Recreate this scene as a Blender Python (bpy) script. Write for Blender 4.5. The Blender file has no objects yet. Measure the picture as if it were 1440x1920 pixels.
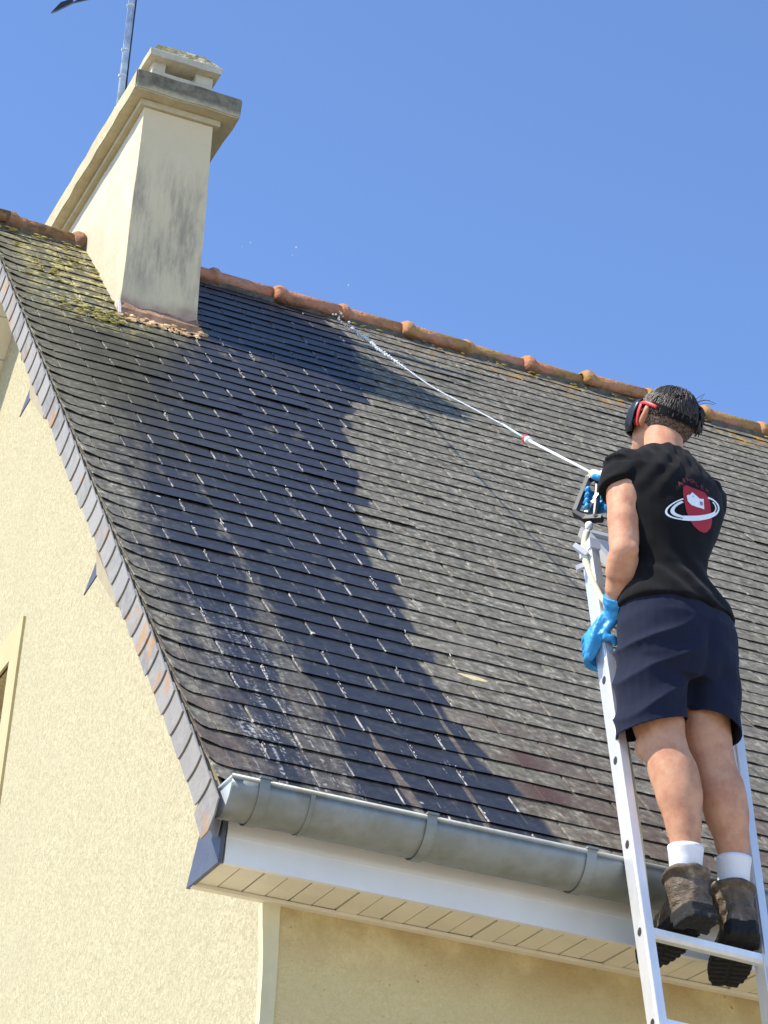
import bpy, bmesh, math, random
from mathutils import Vector, Matrix, noise
from mathutils.bvhtree import BVHTree
random.seed(7)
R = math.radians
scene = bpy.context.scene
col = scene.collection
Z0 = 4.196                      # height of the eave line above the ground; x along the eave, y into the house
V = lambda x, y, z: Vector((x, y, z + Z0))

# ------------------------------------------------------------------ camera, sky, sun, exposure
cam_d = bpy.data.cameras.new('camera')
cam = bpy.data.objects.new('camera', cam_d); col.objects.link(cam); scene.camera = cam
cam_d.sensor_fit = 'VERTICAL'; cam_d.sensor_height = 36.0; cam_d.lens = 5000.0 / 1920.0 * 36.0
cam_d.clip_start = 0.1; cam_d.clip_end = 3000
cr = Vector((0.9167151, -0.3943737, 0.0640533)); cu = Vector((-0.2322401, -0.3955112, 0.8886144)); cf = Vector((0.3251122, 0.8294820, 0.4541604))
cam.matrix_world = Matrix(((cr.x, cu.x, -cf.x, -2.1128), (cr.y, cu.y, -cf.y, -6.4909), (cr.z, cu.z, -cf.z, 1.6), (0, 0, 0, 1)))

SUN = Vector((-1.0, 0.10, 1.18)).normalized()
w = bpy.data.worlds.new('World'); scene.world = w; w.use_nodes = True
nt = w.node_tree; nt.nodes.clear()
sky = nt.nodes.new('ShaderNodeTexSky'); sky.sky_type = 'NISHITA'; sky.sun_disc = False
sky.sun_elevation = math.asin(SUN.z); sky.sun_rotation = math.atan2(SUN.x, SUN.y)
sky.air_density = 0.55; sky.dust_density = 0.0; sky.ozone_density = 5.0; sky.altitude = 50
bg = nt.nodes.new('ShaderNodeBackground'); bg.inputs['Strength'].default_value = 0.15
wo = nt.nodes.new('ShaderNodeOutputWorld')
nt.links.new(sky.outputs[0], bg.inputs[0]); nt.links.new(bg.outputs[0], wo.inputs[0])
sun_d = bpy.data.lights.new('sun', 'SUN'); sun_d.energy = 2.75; sun_d.angle = R(0.53); sun_d.color = (1.0, 0.93, 0.82)
sun = bpy.data.objects.new('sun', sun_d); col.objects.link(sun)
sun.rotation_euler = SUN.to_track_quat('Z', 'Y').to_euler(); sun.location = (-8, 0, 14)
vs = scene.view_settings
vs.view_transform = 'Standard'; vs.look = 'None'; vs.gamma = 1.0; vs.use_curve_mapping = False; vs.exposure = 1.38

# ------------------------------------------------------------------ material helpers
class NT:
    def __init__(s, name):
        s.m = bpy.data.materials.new(name); s.m.use_nodes = True
        s.t = s.m.node_tree; s.t.nodes.clear()
        s.out = s.n('ShaderNodeOutputMaterial'); s.b = s.n('ShaderNodeBsdfPrincipled')
        s.l(s.b.outputs[0], s.out.inputs[0])
        s.geo = s.n('ShaderNodeNewGeometry'); s.P = s.geo.outputs['Position']
    def n(s, k, **kw):
        x = s.t.nodes.new(k)
        for a, b in kw.items(): setattr(x, a, b)
        return x
    def l(s, a, b): s.t.links.new(a, b)
    def put(s, v, sock):
        if hasattr(v, 'links'): s.l(v, sock)
        else: sock.default_value = v
    def math(s, op, a, b=0.0, clamp=False):
        x = s.n('ShaderNodeMath', operation=op, use_clamp=clamp); s.put(a, x.inputs[0]); s.put(b, x.inputs[1]); return x.outputs[0]
    def noise(s, scale, detail=3, vec=None, rough=0.55, stretch=None, color=False, dist=0.0):
        v = vec or s.P
        if stretch:
            mp = s.n('ShaderNodeMapping'); s.l(v, mp.inputs[0]); mp.inputs['Scale'].default_value = stretch; v = mp.outputs[0]
        x = s.n('ShaderNodeTexNoise'); s.l(v, x.inputs['Vector']); x.inputs['Scale'].default_value = scale
        x.inputs['Detail'].default_value = detail; x.inputs['Roughness'].default_value = rough; x.inputs['Distortion'].default_value = dist
        return x.outputs['Color' if color else 'Fac']
    def ramp(s, v, pts):
        x = s.n('ShaderNodeValToRGB'); s.l(v, x.inputs[0]); e = x.color_ramp.elements
        e[0].position, e[0].color = pts[0][0], (*pts[0][1], 1) if len(pts[0][1]) == 3 else pts[0][1]
        e[1].position, e[1].color = pts[-1][0], (*pts[-1][1], 1)
        for p, c in pts[1:-1]:
            q = e.new(p); q.color = (*c, 1)
        return x.outputs[0]
    def step(s, v, a, b):
        x = s.n('ShaderNodeMapRange', interpolation_type='SMOOTHSTEP'); s.put(v, x.inputs[0])
        x.inputs[1].default_value = a; x.inputs[2].default_value = b; return x.outputs[0]
    def mix(s, f, a, b, mode='MIX'):
        x = s.n('ShaderNodeMix', data_type='RGBA', blend_type=mode); s.put(f, x.inputs[0])
        for v, i in ((a, 6), (b, 7)):
            if isinstance(v, tuple): x.inputs[i].default_value = (*v, 1)
            else: s.l(v, x.inputs[i])
        return x.outputs[2]
    def col(s, v): s.put((*v, 1) if isinstance(v, tuple) else v, s.b.inputs['Base Color'])
    def rough(s, v): s.put(v, s.b.inputs['Roughness'])
    def bump(s, h, dist=0.002, strength=1.0):
        x = s.n('ShaderNodeBump'); s.l(h, x.inputs['Height']); x.inputs['Distance'].default_value = dist; x.inputs['Strength'].default_value = strength
        s.l(x.outputs[0], s.b.inputs['Normal'])
    def sep(s):
        x = s.n('ShaderNodeSeparateXYZ'); s.l(s.P, x.inputs[0]); return x.outputs
    def spec(s, v): s.put(v, s.b.inputs['Specular IOR Level'])

def plain(name, c, rough=0.6, var=0.12, scale=18, metal=0.0, bumpd=0.0, spec=0.5, bscale=120, detail=4):
    k = NT(name); f = k.noise(scale, detail)
    a = tuple(x * (1 - var) for x in c); b = tuple(min(1, x * (1 + var)) for x in c)
    k.col(k.ramp(f, [(0.3, a), (0.7, b)])); k.rough(rough); k.b.inputs['Metallic'].default_value = metal; k.spec(spec)
    if bumpd: k.bump(k.noise(bscale, 3), bumpd)
    return k.m

TH = R(44.6); ST, CT = math.sin(TH), math.cos(TH)

def curve_node(k, val, pts, smax, xmax):
    """s (metres up the slope) -> x, a stain outline of its own"""
    f = k.n('ShaderNodeFloatCurve'); k.l(k.math('DIVIDE', val, smax), f.inputs['Value'])
    c = f.mapping.curves[0]
    P = sorted((s / smax, x / xmax) for s, x in pts)
    c.points[0].location = P[0]; c.points[-1].location = P[-1]
    for p in P[1:-1]: c.points.new(*p)
    for p in c.points: p.handle_type = 'VECTOR'
    f.mapping.update()
    return k.math('MULTIPLY', f.outputs[0], xmax)

def slate_material(name, edge=False):
    k = NT(name); X, Y, Z = k.sep()
    s = k.math('ADD', k.math('MULTIPLY', Y, CT), k.math('MULTIPLY', k.math('SUBTRACT', Z, Z0), ST))
    oi = k.n('ShaderNodeObjectInfo')
    rnd = k.math('FRACT', k.math('ADD', k.math('MULTIPLY', k.geo.outputs['Random Per Island'], 7.13), oi.outputs['Random']))
    rnd2 = k.math('FRACT', k.math('MULTIPLY', rnd, 13.7)); rnd3 = k.math('FRACT', k.math('MULTIPLY', rnd, 31.3))
    # coordinates in the roof plane
    cmb = k.n('ShaderNodeCombineXYZ'); k.l(X, cmb.inputs[0]); k.l(s, cmb.inputs[1]); k.l(k.math('MULTIPLY', rnd, 9.0), cmb.inputs[2]); uv = cmb.outputs[0]
    cm2 = k.n('ShaderNodeCombineXYZ'); k.l(X, cm2.inputs[0]); k.l(s, cm2.inputs[1]); uw = cm2.outputs[0]
    # --- dry slate
    n1 = k.noise(34, 6, vec=uv, rough=0.62, stretch=(1, 0.8, 1)); n2 = k.noise(9, 5, vec=uv, stretch=(3.2, 1, 1), rough=0.7)
    dry = k.ramp(n1, [(0.32, (0.058, 0.050, 0.036)), (0.45, (0.140, 0.126, 0.094)), (0.57, (0.215, 0.197, 0.150)), (0.69, (0.45, 0.415, 0.33))])
    dry = k.mix(k.math('MULTIPLY', k.step(n2, 0.48, 0.70), 0.72), dry, (0.072, 0.062, 0.050))
    dry = k.mix(k.math('MULTIPLY', rnd2, 0.42), dry, k.mix(rnd3, (0.105, 0.092, 0.072), (0.21, 0.19, 0.15)))
    # rusty slates low on the slope
    redz = k.math('MULTIPLY', k.step(k.math('ABSOLUTE', k.math('SUBTRACT', X, 1.14)), 0.22, 0.0), k.step(k.math('ABSOLUTE', k.math('SUBTRACT', s, 0.5)), 0.75, 0.1))
    redz = k.math('MAXIMUM', redz, k.math('MULTIPLY', k.step(s, 1.6, 0.2), 0.55))
    dry = k.mix(k.math('MULTIPLY', redz, k.step(k.math('ADD', rnd3, k.math('MULTIPLY', n2, 0.6)), 0.55, 1.0)), dry, (0.085, 0.048, 0.042))
    # pale lichen speckles
    sp = k.noise(70, 3, vec=uw, rough=0.6); spm = k.math('MULTIPLY', k.step(sp, 0.63, 0.69), k.step(k.noise(5, 4, vec=uw), 0.42, 0.60))
    dry = k.mix(k.math('MULTIPLY', spm, 0.75), dry, (0.33, 0.32, 0.28))
    # olive film left of the streak and below the chimney
    oz = k.math('MULTIPLY', k.step(X, 1.25, 0.5), k.step(s, 2.4, 4.2))
    dry = k.mix(k.math('MULTIPLY', oz, 0.62), dry, k.mix(n1, (0.050, 0.046, 0.026), (0.17, 0.158, 0.085)))
    # --- wet slate: where the treatment has run down
    xr = curve_node(k, s, [(6.5, 1.78), (5.8, 1.80), (5.3, 1.78), (4.8, 1.65), (4.29, 1.41), (3.64, 1.30), (2.97, 1.16), (2.245, 1.075), (1.665, 1.03), (1.2, 1.0), (0.75, 1.0), (0.42, 1.025), (0.0, 1.07)], 6.5, 2.0)
    xl = curve_node(k, s, [(6.5, 0.95), (5.1, 0.84), (4.9, 0.74), (4.05, 0.44), (3.3, 0.26), (2.7, 0.16), (2.1, 0.11), (1.6, 0.10), (1.2, 0.12), (0.6, 0.12), (0.0, 0.12)], 6.5, 2.0)
    wob = k.math('MULTIPLY', k.math('SUBTRACT', k.noise(7, 4, vec=uw, stretch=(1.0, 0.45, 1)), 0.5), 0.075)
    ste = k.math('ADD', wob, k.math('MULTIPLY', k.math('SUBTRACT', rnd, 0.5), 0.10))
    mR = k.step(k.math('ADD', k.math('SUBTRACT', X, xr), ste), 0.012, -0.012)
    mL = k.step(k.math('ADD', k.math('SUBTRACT', X, xl), k.math('MULTIPLY', k.math('SUBTRACT', k.noise(6, 5, vec=uw, stretch=(2.2, 0.5, 1), rough=0.7), 0.5), 0.75)), -0.14, 0.16)
    wet = k.math('MULTIPLY', mR, mL)
    # dry tongues, opening towards the eave
    xt = curve_node(k, s, [(6.5, 0.45), (2.6, 0.45), (2.1, 0.47), (1.2, 0.44), (0.7, 0.41), (0.0, 0.37)], 6.5, 2.0)
    wd = k.step(s, 2.6, 0.2)
    dt = k.math('ABSOLUTE', k.math('ADD', k.math('SUBTRACT', X, xt), k.math('MULTIPLY', wob, 0.6)))
    t1 = k.math('MULTIPLY', k.step(k.math('ADD', k.math('SUBTRACT', dt, k.math('MULTIPLY', wd, 0.075)), k.math('MULTIPLY', k.math('SUBTRACT', k.noise(11, 5, vec=uw, stretch=(2.4, .5, 1), rough=.7), 0.5), 0.30)), 0.03, -0.03), 0.55)
    st = k.noise(3.2, 3, vec=uw, stretch=(4.2, 0.28, 1), rough=0.5)
    t2 = k.math('MULTIPLY', k.step(k.math('ADD', st, k.math('MULTIPLY', k.step(s, 1.5, 0.0), 0.05)), 0.635, 0.655), k.step(s, 1.5, 0.7))
    patch = k.math('MULTIPLY', k.step(k.noise(4.2, 4, vec=uw, stretch=(1.6, 0.6, 1)), 0.63, 0.68), 0.4)
    tong = k.math('MAXIMUM', k.math('MAXIMUM', t1, t2), patch)
    wet = k.math('MULTIPLY', wet, k.math('SUBTRACT', 1.0, k.math('MULTIPLY', tong, 0.93)))
    wc = k.ramp(n1, [(0.3, (0.016, 0.0155, 0.015)), (0.55, (0.033, 0.031, 0.030)), (0.75, (0.085, 0.080, 0.072))])
    wc = k.mix(k.math('MULTIPLY', rnd2, 0.5), wc, (0.022, 0.0215, 0.025))
    # grime darkening the slates just under the chimney
    c = k.mix(wet, dry, wc)
    gr = k.math('MULTIPLY', k.math('MULTIPLY', k.step(k.math('ABSOLUTE', k.math('SUBTRACT', X, 0.45)), 0.50, 0.08), k.step(s, 2.2, 3.8)), k.step(s, 5.1, 4.75))
    c = k.mix(k.math('MULTIPLY', gr, k.math('ADD', 0.25, k.math('MULTIPLY', k.noise(8, 4, vec=uw, stretch=(1.5, .6, 1)), 0.9)), True), c, (0.038, 0.034, 0.022))
    # limescale runs and crust, thin along the slope
    ls = k.noise(30, 3, vec=uw, stretch=(2.6, 0.10, 1), rough=0.5); lb = k.noise(45, 4, vec=uw)
    lm = k.math('MULTIPLY', k.math('MULTIPLY', k.step(ls, 0.63, 0.70), k.step(lb, 0.46, 0.6)), k.math('MULTIPLY', k.step(X, 1.25, 0.9), k.step(s, 5.0, 3.0)))
    c = k.mix(k.math('MULTIPLY', lm, 0.62), c, (0.33, 0.31, 0.27))
    ln2 = k.math('MULTIPLY', k.math('MULTIPLY', k.step(k.noise(22, 4, vec=uw, stretch=(2.4, 0.16, 1), rough=.6), 0.50, 0.62), k.step(k.noise(60, 3, vec=uw), 0.46, 0.6)), k.math('MULTIPLY', k.math('MULTIPLY', k.step(X, 0.10, 0.2), k.step(X, 0.52, 0.36)), k.step(s, 2.0, 0.5)))
    c = k.mix(k.math('MULTIPLY', ln2, 0.85), c, (0.46, 0.44, 0.40))
    # moss and yellow lichen on the strip beside the chimney
    mz = k.math('MULTIPLY', k.step(k.math('ABSOLUTE', k.math('SUBTRACT', X, 0.36)), 0.36, 0.12), k.step(s, 4.55, 5.2))
    mn = k.noise(11, 5, vec=uw, rough=0.65); mn2 = k.noise(38, 4, vec=uw)
    mm = k.math('MULTIPLY', k.step(k.math('ADD', mn, k.math('MULTIPLY', k.math('SUBTRACT', mn2, 0.5), 0.5)), 0.47, 0.60), mz)
    c = k.mix(k.math('MULTIPLY', mm, 0.85), c, k.ramp(mn2, [(0.3, (0.16, 0.14, 0.04)), (0.45, (0.42, 0.36, 0.10)), (0.65, (0.58, 0.50, 0.27))]))
    # orange lichen under the ridge tiles
    og = k.math('MULTIPLY', k.step(s, 5.85, 6.22), k.math('MULTIPLY', k.step(X, 1.9, 2.9), k.step(k.noise(6, 5, vec=uw, rough=0.7), 0.5, 0.60)))
    c = k.mix(k.math('MULTIPLY', og, 0.9), c, k.mix(mn2, (0.36, 0.16, 0.02), (0.42, 0.27, 0.05)))
    og2 = k.math('MULTIPLY', k.step(k.noise(13, 4, vec=uw), 0.70, 0.76), 0.8)
    c = k.mix(og2, c, (0.24, 0.20, 0.10))
    # one big yellow blotch
    bx = k.math('DIVIDE', k.math('SUBTRACT', X, 1.165), 0.055); by = k.math('DIVIDE', k.math('SUBTRACT', s, 1.352), 0.022)
    bd = k.math('ADD', k.math('ADD', k.math('MULTIPLY', bx, bx), k.math('MULTIPLY', by, by)), k.math('MULTIPLY', k.math('SUBTRACT', mn2, 0.5), 2.4))
    c = k.mix(k.step(bd, 1.1, 0.7), c, (0.62, 0.50, 0.26))
    # bird droppings
    vo = k.n('ShaderNodeTexVoronoi'); k.l(uw, vo.inputs['Vector']); vo.inputs['Scale'].default_value = 4.4
    dm = k.math('MULTIPLY', k.step(vo.outputs['Distance'], 0.050, 0.030), k.step(k.noise(2.2, 1, vec=uw), 0.48, 0.58))
    c = k.mix(k.math('MULTIPLY', dm, 0.8), c, (0.60, 0.58, 0.52))
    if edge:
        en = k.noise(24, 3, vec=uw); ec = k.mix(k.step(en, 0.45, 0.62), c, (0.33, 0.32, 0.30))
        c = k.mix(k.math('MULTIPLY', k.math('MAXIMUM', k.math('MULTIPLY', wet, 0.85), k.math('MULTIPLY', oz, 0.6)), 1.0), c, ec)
    k.col(c)
    k.rough(k.mix(wet, (0.85, 0.85, 0.85), (0.40, 0.40, 0.40)))
    k.spec(k.math('ADD', 0.22, k.math('MULTIPLY', wet, 0.26)))
    h = k.math('ADD', k.math('MULTIPLY', k.noise(60, 5, vec=uv, rough=0.7), 0.7), k.math('MULTIPLY', k.noise(14, 3, vec=uv), 0.9))
    h = k.math('ADD', h, k.math('MULTIPLY', mm, 1.2)); h = k.math('ADD', h, k.math('MULTIPLY', spm, 0.5))
    k.bump(h, 0.0032)
    return k.m

M = {}
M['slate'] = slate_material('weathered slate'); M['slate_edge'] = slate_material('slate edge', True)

def verge_slate_material():
    k = NT('grey verge slate'); oi = k.n('ShaderNodeObjectInfo'); r = oi.outputs['Random']; r2 = k.math('FRACT', k.math('MULTIPLY', r, 17.3))
    X, Y, Z = k.sep(); n1 = k.noise(22, 5, rough=0.65)
    c = k.mix(r, (0.18, 0.172, 0.158), (0.30, 0.285, 0.255))
    c = k.mix(k.step(n1, 0.35, 0.75), c, (0.32, 0.30, 0.26))
    low = k.step(Z, Z0 + 0.9, Z0 + 0.1)
    c = k.mix(k.math('MULTIPLY', low, 0.65), c, k.mix(n1, (0.19, 0.165, 0.14), (0.31, 0.28, 0.24)))
    og = k.math('MULTIPLY', k.step(k.noise(9, 5, rough=0.7), 0.53, 0.63), k.step(r2, 0.35, 0.60))
    c = k.mix(k.math('MULTIPLY', og, 0.85), c, k.mix(n1, (0.32, 0.13, 0.025), (0.44, 0.28, 0.12)))
    k.col(c); k.rough(0.7); k.spec(0.3); k.bump(k.noise(60, 4), 0.002); return k.m
M['verge'] = verge_slate_material()

def render_material(name, a, b, bumpd=0.006, stain=0.0, scale=46):
    k = NT(name); n1 = k.noise(scale, 4, rough=0.6, dist=1.1); n2 = k.noise(2.3, 4)
    c = k.mix(k.step(n1, 0.36, 0.62), a, b)
    n3 = k.noise(2.0, 5, stretch=(2.6, 2.6, 0.35), rough=0.65)
    c = k.mix(k.math('MULTIPLY', k.step(n2, 0.42, 0.72), 0.28), c, tuple(x * 0.80 for x in b))
    c = k.mix(k.math('MULTIPLY', k.step(n3, 0.50, 0.72), 0.30), c, tuple(x * y for x, y in zip(b, (0.76, 0.75, 0.74))))
    if stain:
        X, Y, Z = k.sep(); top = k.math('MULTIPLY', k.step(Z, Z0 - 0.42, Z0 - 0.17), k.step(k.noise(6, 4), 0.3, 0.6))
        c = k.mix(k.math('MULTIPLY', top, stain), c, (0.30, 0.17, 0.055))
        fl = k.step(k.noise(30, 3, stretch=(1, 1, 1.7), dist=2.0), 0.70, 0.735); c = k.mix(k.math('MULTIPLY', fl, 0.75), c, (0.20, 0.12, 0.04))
    k.col(c); k.rough(0.9); k.spec(0.2); k.bump(n1, bumpd); return k.m
M['gable'] = render_material('cream roughcast', (0.365, 0.32, 0.195), (0.505, 0.45, 0.283), 0.0045, scale=58)
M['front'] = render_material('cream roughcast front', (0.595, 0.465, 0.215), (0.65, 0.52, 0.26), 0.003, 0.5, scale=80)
M['smooth'] = plain('smooth cream render', (0.62, 0.55, 0.33), 0.85, 0.08, 9, bumpd=0.001)
M['reveal'] = plain('ochre window lining', (0.36, 0.255, 0.115), 0.7, 0.1, 12)

def chimney_material():
    k = NT('chimney render'); X, Y, Z = k.sep(); n = k.noise(5, 5, rough=0.65); v = k.noise(9, 5, stretch=(1, 1, 0.22), rough=0.7)
    c = k.mix(k.step(n, 0.3, 0.7), (0.50, 0.45, 0.315), (0.58, 0.53, 0.385))
    hz = k.math('SUBTRACT', Z, Z0)
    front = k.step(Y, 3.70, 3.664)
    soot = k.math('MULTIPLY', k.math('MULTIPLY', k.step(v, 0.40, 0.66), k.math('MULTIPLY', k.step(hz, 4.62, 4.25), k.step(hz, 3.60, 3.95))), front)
    c = k.mix(k.math('MULTIPLY', front, 0.75), c, (0.69, 0.55, 0.325))  # front face painted lighter and warmer to make up for its cool shade
    c = k.mix(k.math('MULTIPLY', soot, 0.70), c, (0.215, 0.185, 0.135))
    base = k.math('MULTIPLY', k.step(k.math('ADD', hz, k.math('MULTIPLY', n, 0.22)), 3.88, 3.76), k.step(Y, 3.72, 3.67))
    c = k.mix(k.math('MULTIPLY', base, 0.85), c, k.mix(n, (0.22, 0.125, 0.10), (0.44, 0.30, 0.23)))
    k.col(c); k.rough(0.85); k.spec(0.25); k.bump(k.noise(40, 5), 0.003); return k.m
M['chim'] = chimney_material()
def cap_material():
    k = NT('weathered cap concrete'); X, Y, Z = k.sep(); n = k.noise(13, 5, rough=0.7); hz = k.math('SUBTRACT', Z, Z0)
    c = k.mix(k.step(n, 0.3, 0.7), (0.43, 0.365, 0.225), (0.52, 0.45, 0.295))
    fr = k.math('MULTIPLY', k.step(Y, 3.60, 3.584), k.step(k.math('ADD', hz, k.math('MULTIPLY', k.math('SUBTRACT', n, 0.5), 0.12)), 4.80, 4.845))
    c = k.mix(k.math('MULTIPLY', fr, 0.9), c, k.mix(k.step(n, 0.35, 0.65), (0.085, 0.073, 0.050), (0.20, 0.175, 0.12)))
    tp = k.step(hz, 4.905, 4.915); c = k.mix(k.math('MULTIPLY', tp, 0.6), c, (0.20, 0.19, 0.15))
    k.col(c); k.rough(0.9); k.spec(0.2); k.bump(k.noise(50, 5), 0.004); return k.m
M['cap'] = cap_material()
def cowl_material():
    k = NT('cowl concrete with moss'); X, Y, Z = k.sep(); n = k.noise(14, 5, rough=0.7); hz = k.math('SUBTRACT', Z, Z0)
    c = k.mix(k.step(n, 0.3, 0.7), (0.42, 0.385, 0.28), (0.54, 0.50, 0.385))
    m = k.math('MULTIPLY', k.step(hz, 5.115, 5.14), k.step(n, 0.40, 0.52))
    c = k.mix(k.math('MULTIPLY', m, 0.9), c, k.ramp(k.noise(34, 4), [(0.35, (0.10, 0.085, 0.025)), (0.55, (0.21, 0.18, 0.045)), (0.75, (0.35, 0.30, 0.15))]))
    k.col(c); k.rough(0.9); k.spec(0.2); k.bump(k.math('ADD', k.noise(50, 5), k.math('MULTIPLY', m, 1.5)), 0.006); return k.m
M['cowl'] = cowl_material()

def terracotta():
    k = NT('terracotta ridge tile'); oi = k.n('ShaderNodeObjectInfo'); r = oi.outputs['Random']; X, Y, Z = k.sep()
    n = k.noise(16, 5, rough=0.7); n2 = k.noise(7, 4)
    c = k.mix(r, (0.50, 0.215, 0.11), (0.60, 0.30, 0.175)); c = k.mix(k.step(n, 0.35, 0.75), c, (0.42, 0.165, 0.08))
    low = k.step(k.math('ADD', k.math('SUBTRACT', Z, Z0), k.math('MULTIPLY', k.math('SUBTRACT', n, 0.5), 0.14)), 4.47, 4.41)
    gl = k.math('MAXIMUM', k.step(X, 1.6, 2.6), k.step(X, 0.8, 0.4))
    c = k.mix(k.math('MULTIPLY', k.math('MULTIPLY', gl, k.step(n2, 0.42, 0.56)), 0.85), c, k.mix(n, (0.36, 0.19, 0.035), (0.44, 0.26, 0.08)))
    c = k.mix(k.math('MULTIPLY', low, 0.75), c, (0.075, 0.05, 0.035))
    c = k.mix(k.math('MULTIPLY', k.step(k.noise(9, 6, rough=0.75), 0.52, 0.68), 0.55), c, (0.15, 0.085, 0.05))
    c = k.mix(k.math('MULTIPLY', k.step(k.noise(27, 5, rough=0.7), 0.60, 0.68), 0.6), c, (0.52, 0.36, 0.22))
    c = k.mix(k.math('MULTIPLY', k.step(X, 0.75, 0.4), k.math('ADD', 0.35, k.math('MULTIPLY', k.step(n, 0.40, 0.56), 0.6))), c, (0.12, 0.08, 0.05))
    k.col(c); k.rough(0.85); k.spec(0.25); k.bump(k.math('ADD', k.noise(45, 5), k.math('MULTIPLY', n, 1.5)), 0.008); return k.m
M['terra'] = terracotta()
M['rubble'] = plain('broken tile mortar', (0.62, 0.40, 0.20), 0.9, 0.5, 26, bumpd=0.004)
def moss_mat():
    k = NT('moss'); n = k.noise(24, 4); k.col(k.ramp(n, [(0.3, (0.13, 0.10, 0.03)), (0.5, (0.31, 0.26, 0.065)), (0.72, (0.45, 0.36, 0.16))])); k.rough(0.95); k.spec(0.1); k.bump(k.noise(90, 4), 0.006); return k.m
M['moss'] = moss_mat()
def zinc_mat():
    k = NT('dull zinc'); n = k.noise(7, 5, rough=0.65); st = k.noise(11, 4, stretch=(1, 1, 1))
    c = k.mix(k.step(n, 0.3, 0.7), (0.21, 0.222, 0.20), (0.29, 0.305, 0.285)); c = k.mix(k.math('MULTIPLY', k.step(st, 0.45, 0.7), 0.6), c, (0.19, 0.18, 0.13))
    k.col(c); k.b.inputs['Metallic'].default_value = 0.5; k.rough(k.mix(n, (0.46, 0.46, 0.46), (0.6, 0.6, 0.6))); k.bump(k.noise(30, 4), 0.0008); return k.m
M['zinc'] = zinc_mat()
M['pvc'] = plain('white fascia board', (0.72, 0.70, 0.65), 0.45, 0.06, 5)
M['soffit'] = plain('ivory soffit board', (0.72, 0.66, 0.50), 0.5, 0.06, 7)
M['cheek'] = plain('dark blue slate', (0.075, 0.082, 0.105), 0.55, 0.15, 14, bumpd=0.001)
M['wood'] = plain('shade-toned wood', (0.35, 0.285, 0.165), 0.7, 0.08, 12)  # cream wood darkened, the wedge's shade put into the colour
M['lead'] = plain('roof window flashing', (0.40, 0.39, 0.36), 0.6, 0.1, 10, metal=0.3)
M['pane'] = plain('grey pane', (0.14, 0.16, 0.19), 0.25, 0.05, 3)
M['dark'] = plain('dark void', (0.02, 0.019, 0.018), 0.9, 0.1, 5)
M['under'] = plain('roof batten', (0.035, 0.032, 0.03), 0.9, 0.2, 12)
def alu():
    k = NT('brushed aluminium'); n = k.noise(5, 4, stretch=(9, 9, 0.7), rough=0.6); n2 = k.noise(40, 3)
    k.col(k.mix(n, (0.66, 0.67, 0.67), (0.86, 0.86, 0.85))); k.b.inputs['Metallic'].default_value = 0.55; k.rough(k.mix(n2, (0.36, 0.36, 0.36), (0.52, 0.52, 0.52))); return k.m
M['alu'] = alu()
def ground_mat():
    k = NT('gravel yard'); n = k.noise(90, 5, rough=0.7); n2 = k.noise(0.6, 4)
    k.col(k.mix(k.step(n2, 0.35, 0.7), k.mix(n, (0.38, 0.325, 0.235), (0.60, 0.53, 0.40)), k.mix(n, (0.31, 0.26, 0.185), (0.50, 0.44, 0.33)))); k.rough(0.95); k.bump(n, 0.01); return k.m
M['ground'] = ground_mat()

# ------------------------------------------------------------------ object helpers
def obj(name, verts, faces, mat=None, parent=None, smooth=False, mats=None, fm=None):
    me = bpy.data.meshes.new(name); me.from_pydata([tuple(v) for v in verts], [], faces); me.update()
    bm = bmesh.new(); bm.from_mesh(me); bmesh.ops.recalc_face_normals(bm, faces=bm.faces); bm.to_mesh(me); bm.free()
    for m_ in (mats or [mat]): me.materials.append(m_)
    if fm: me.polygons.foreach_set('material_index', fm)
    if smooth: me.polygons.foreach_set('use_smooth', [True] * len(me.polygons))
    o = bpy.data.objects.new(name, me); col.objects.link(o)
    if parent: o.parent = parent
    return o
def link(name, me, parent=None):
    o = bpy.data.objects.new(name, me); col.objects.link(o)
    if parent: o.parent = parent
    return o
def thing(name, loc, label, cat):
    o = bpy.data.objects.new(name, None); col.objects.link(o); o.location = loc; o.empty_display_size = 0.1
    o['label'] = label; o['category'] = cat; ANCHOR[o.name] = Vector(loc); return o
ANCHOR = {}
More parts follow.
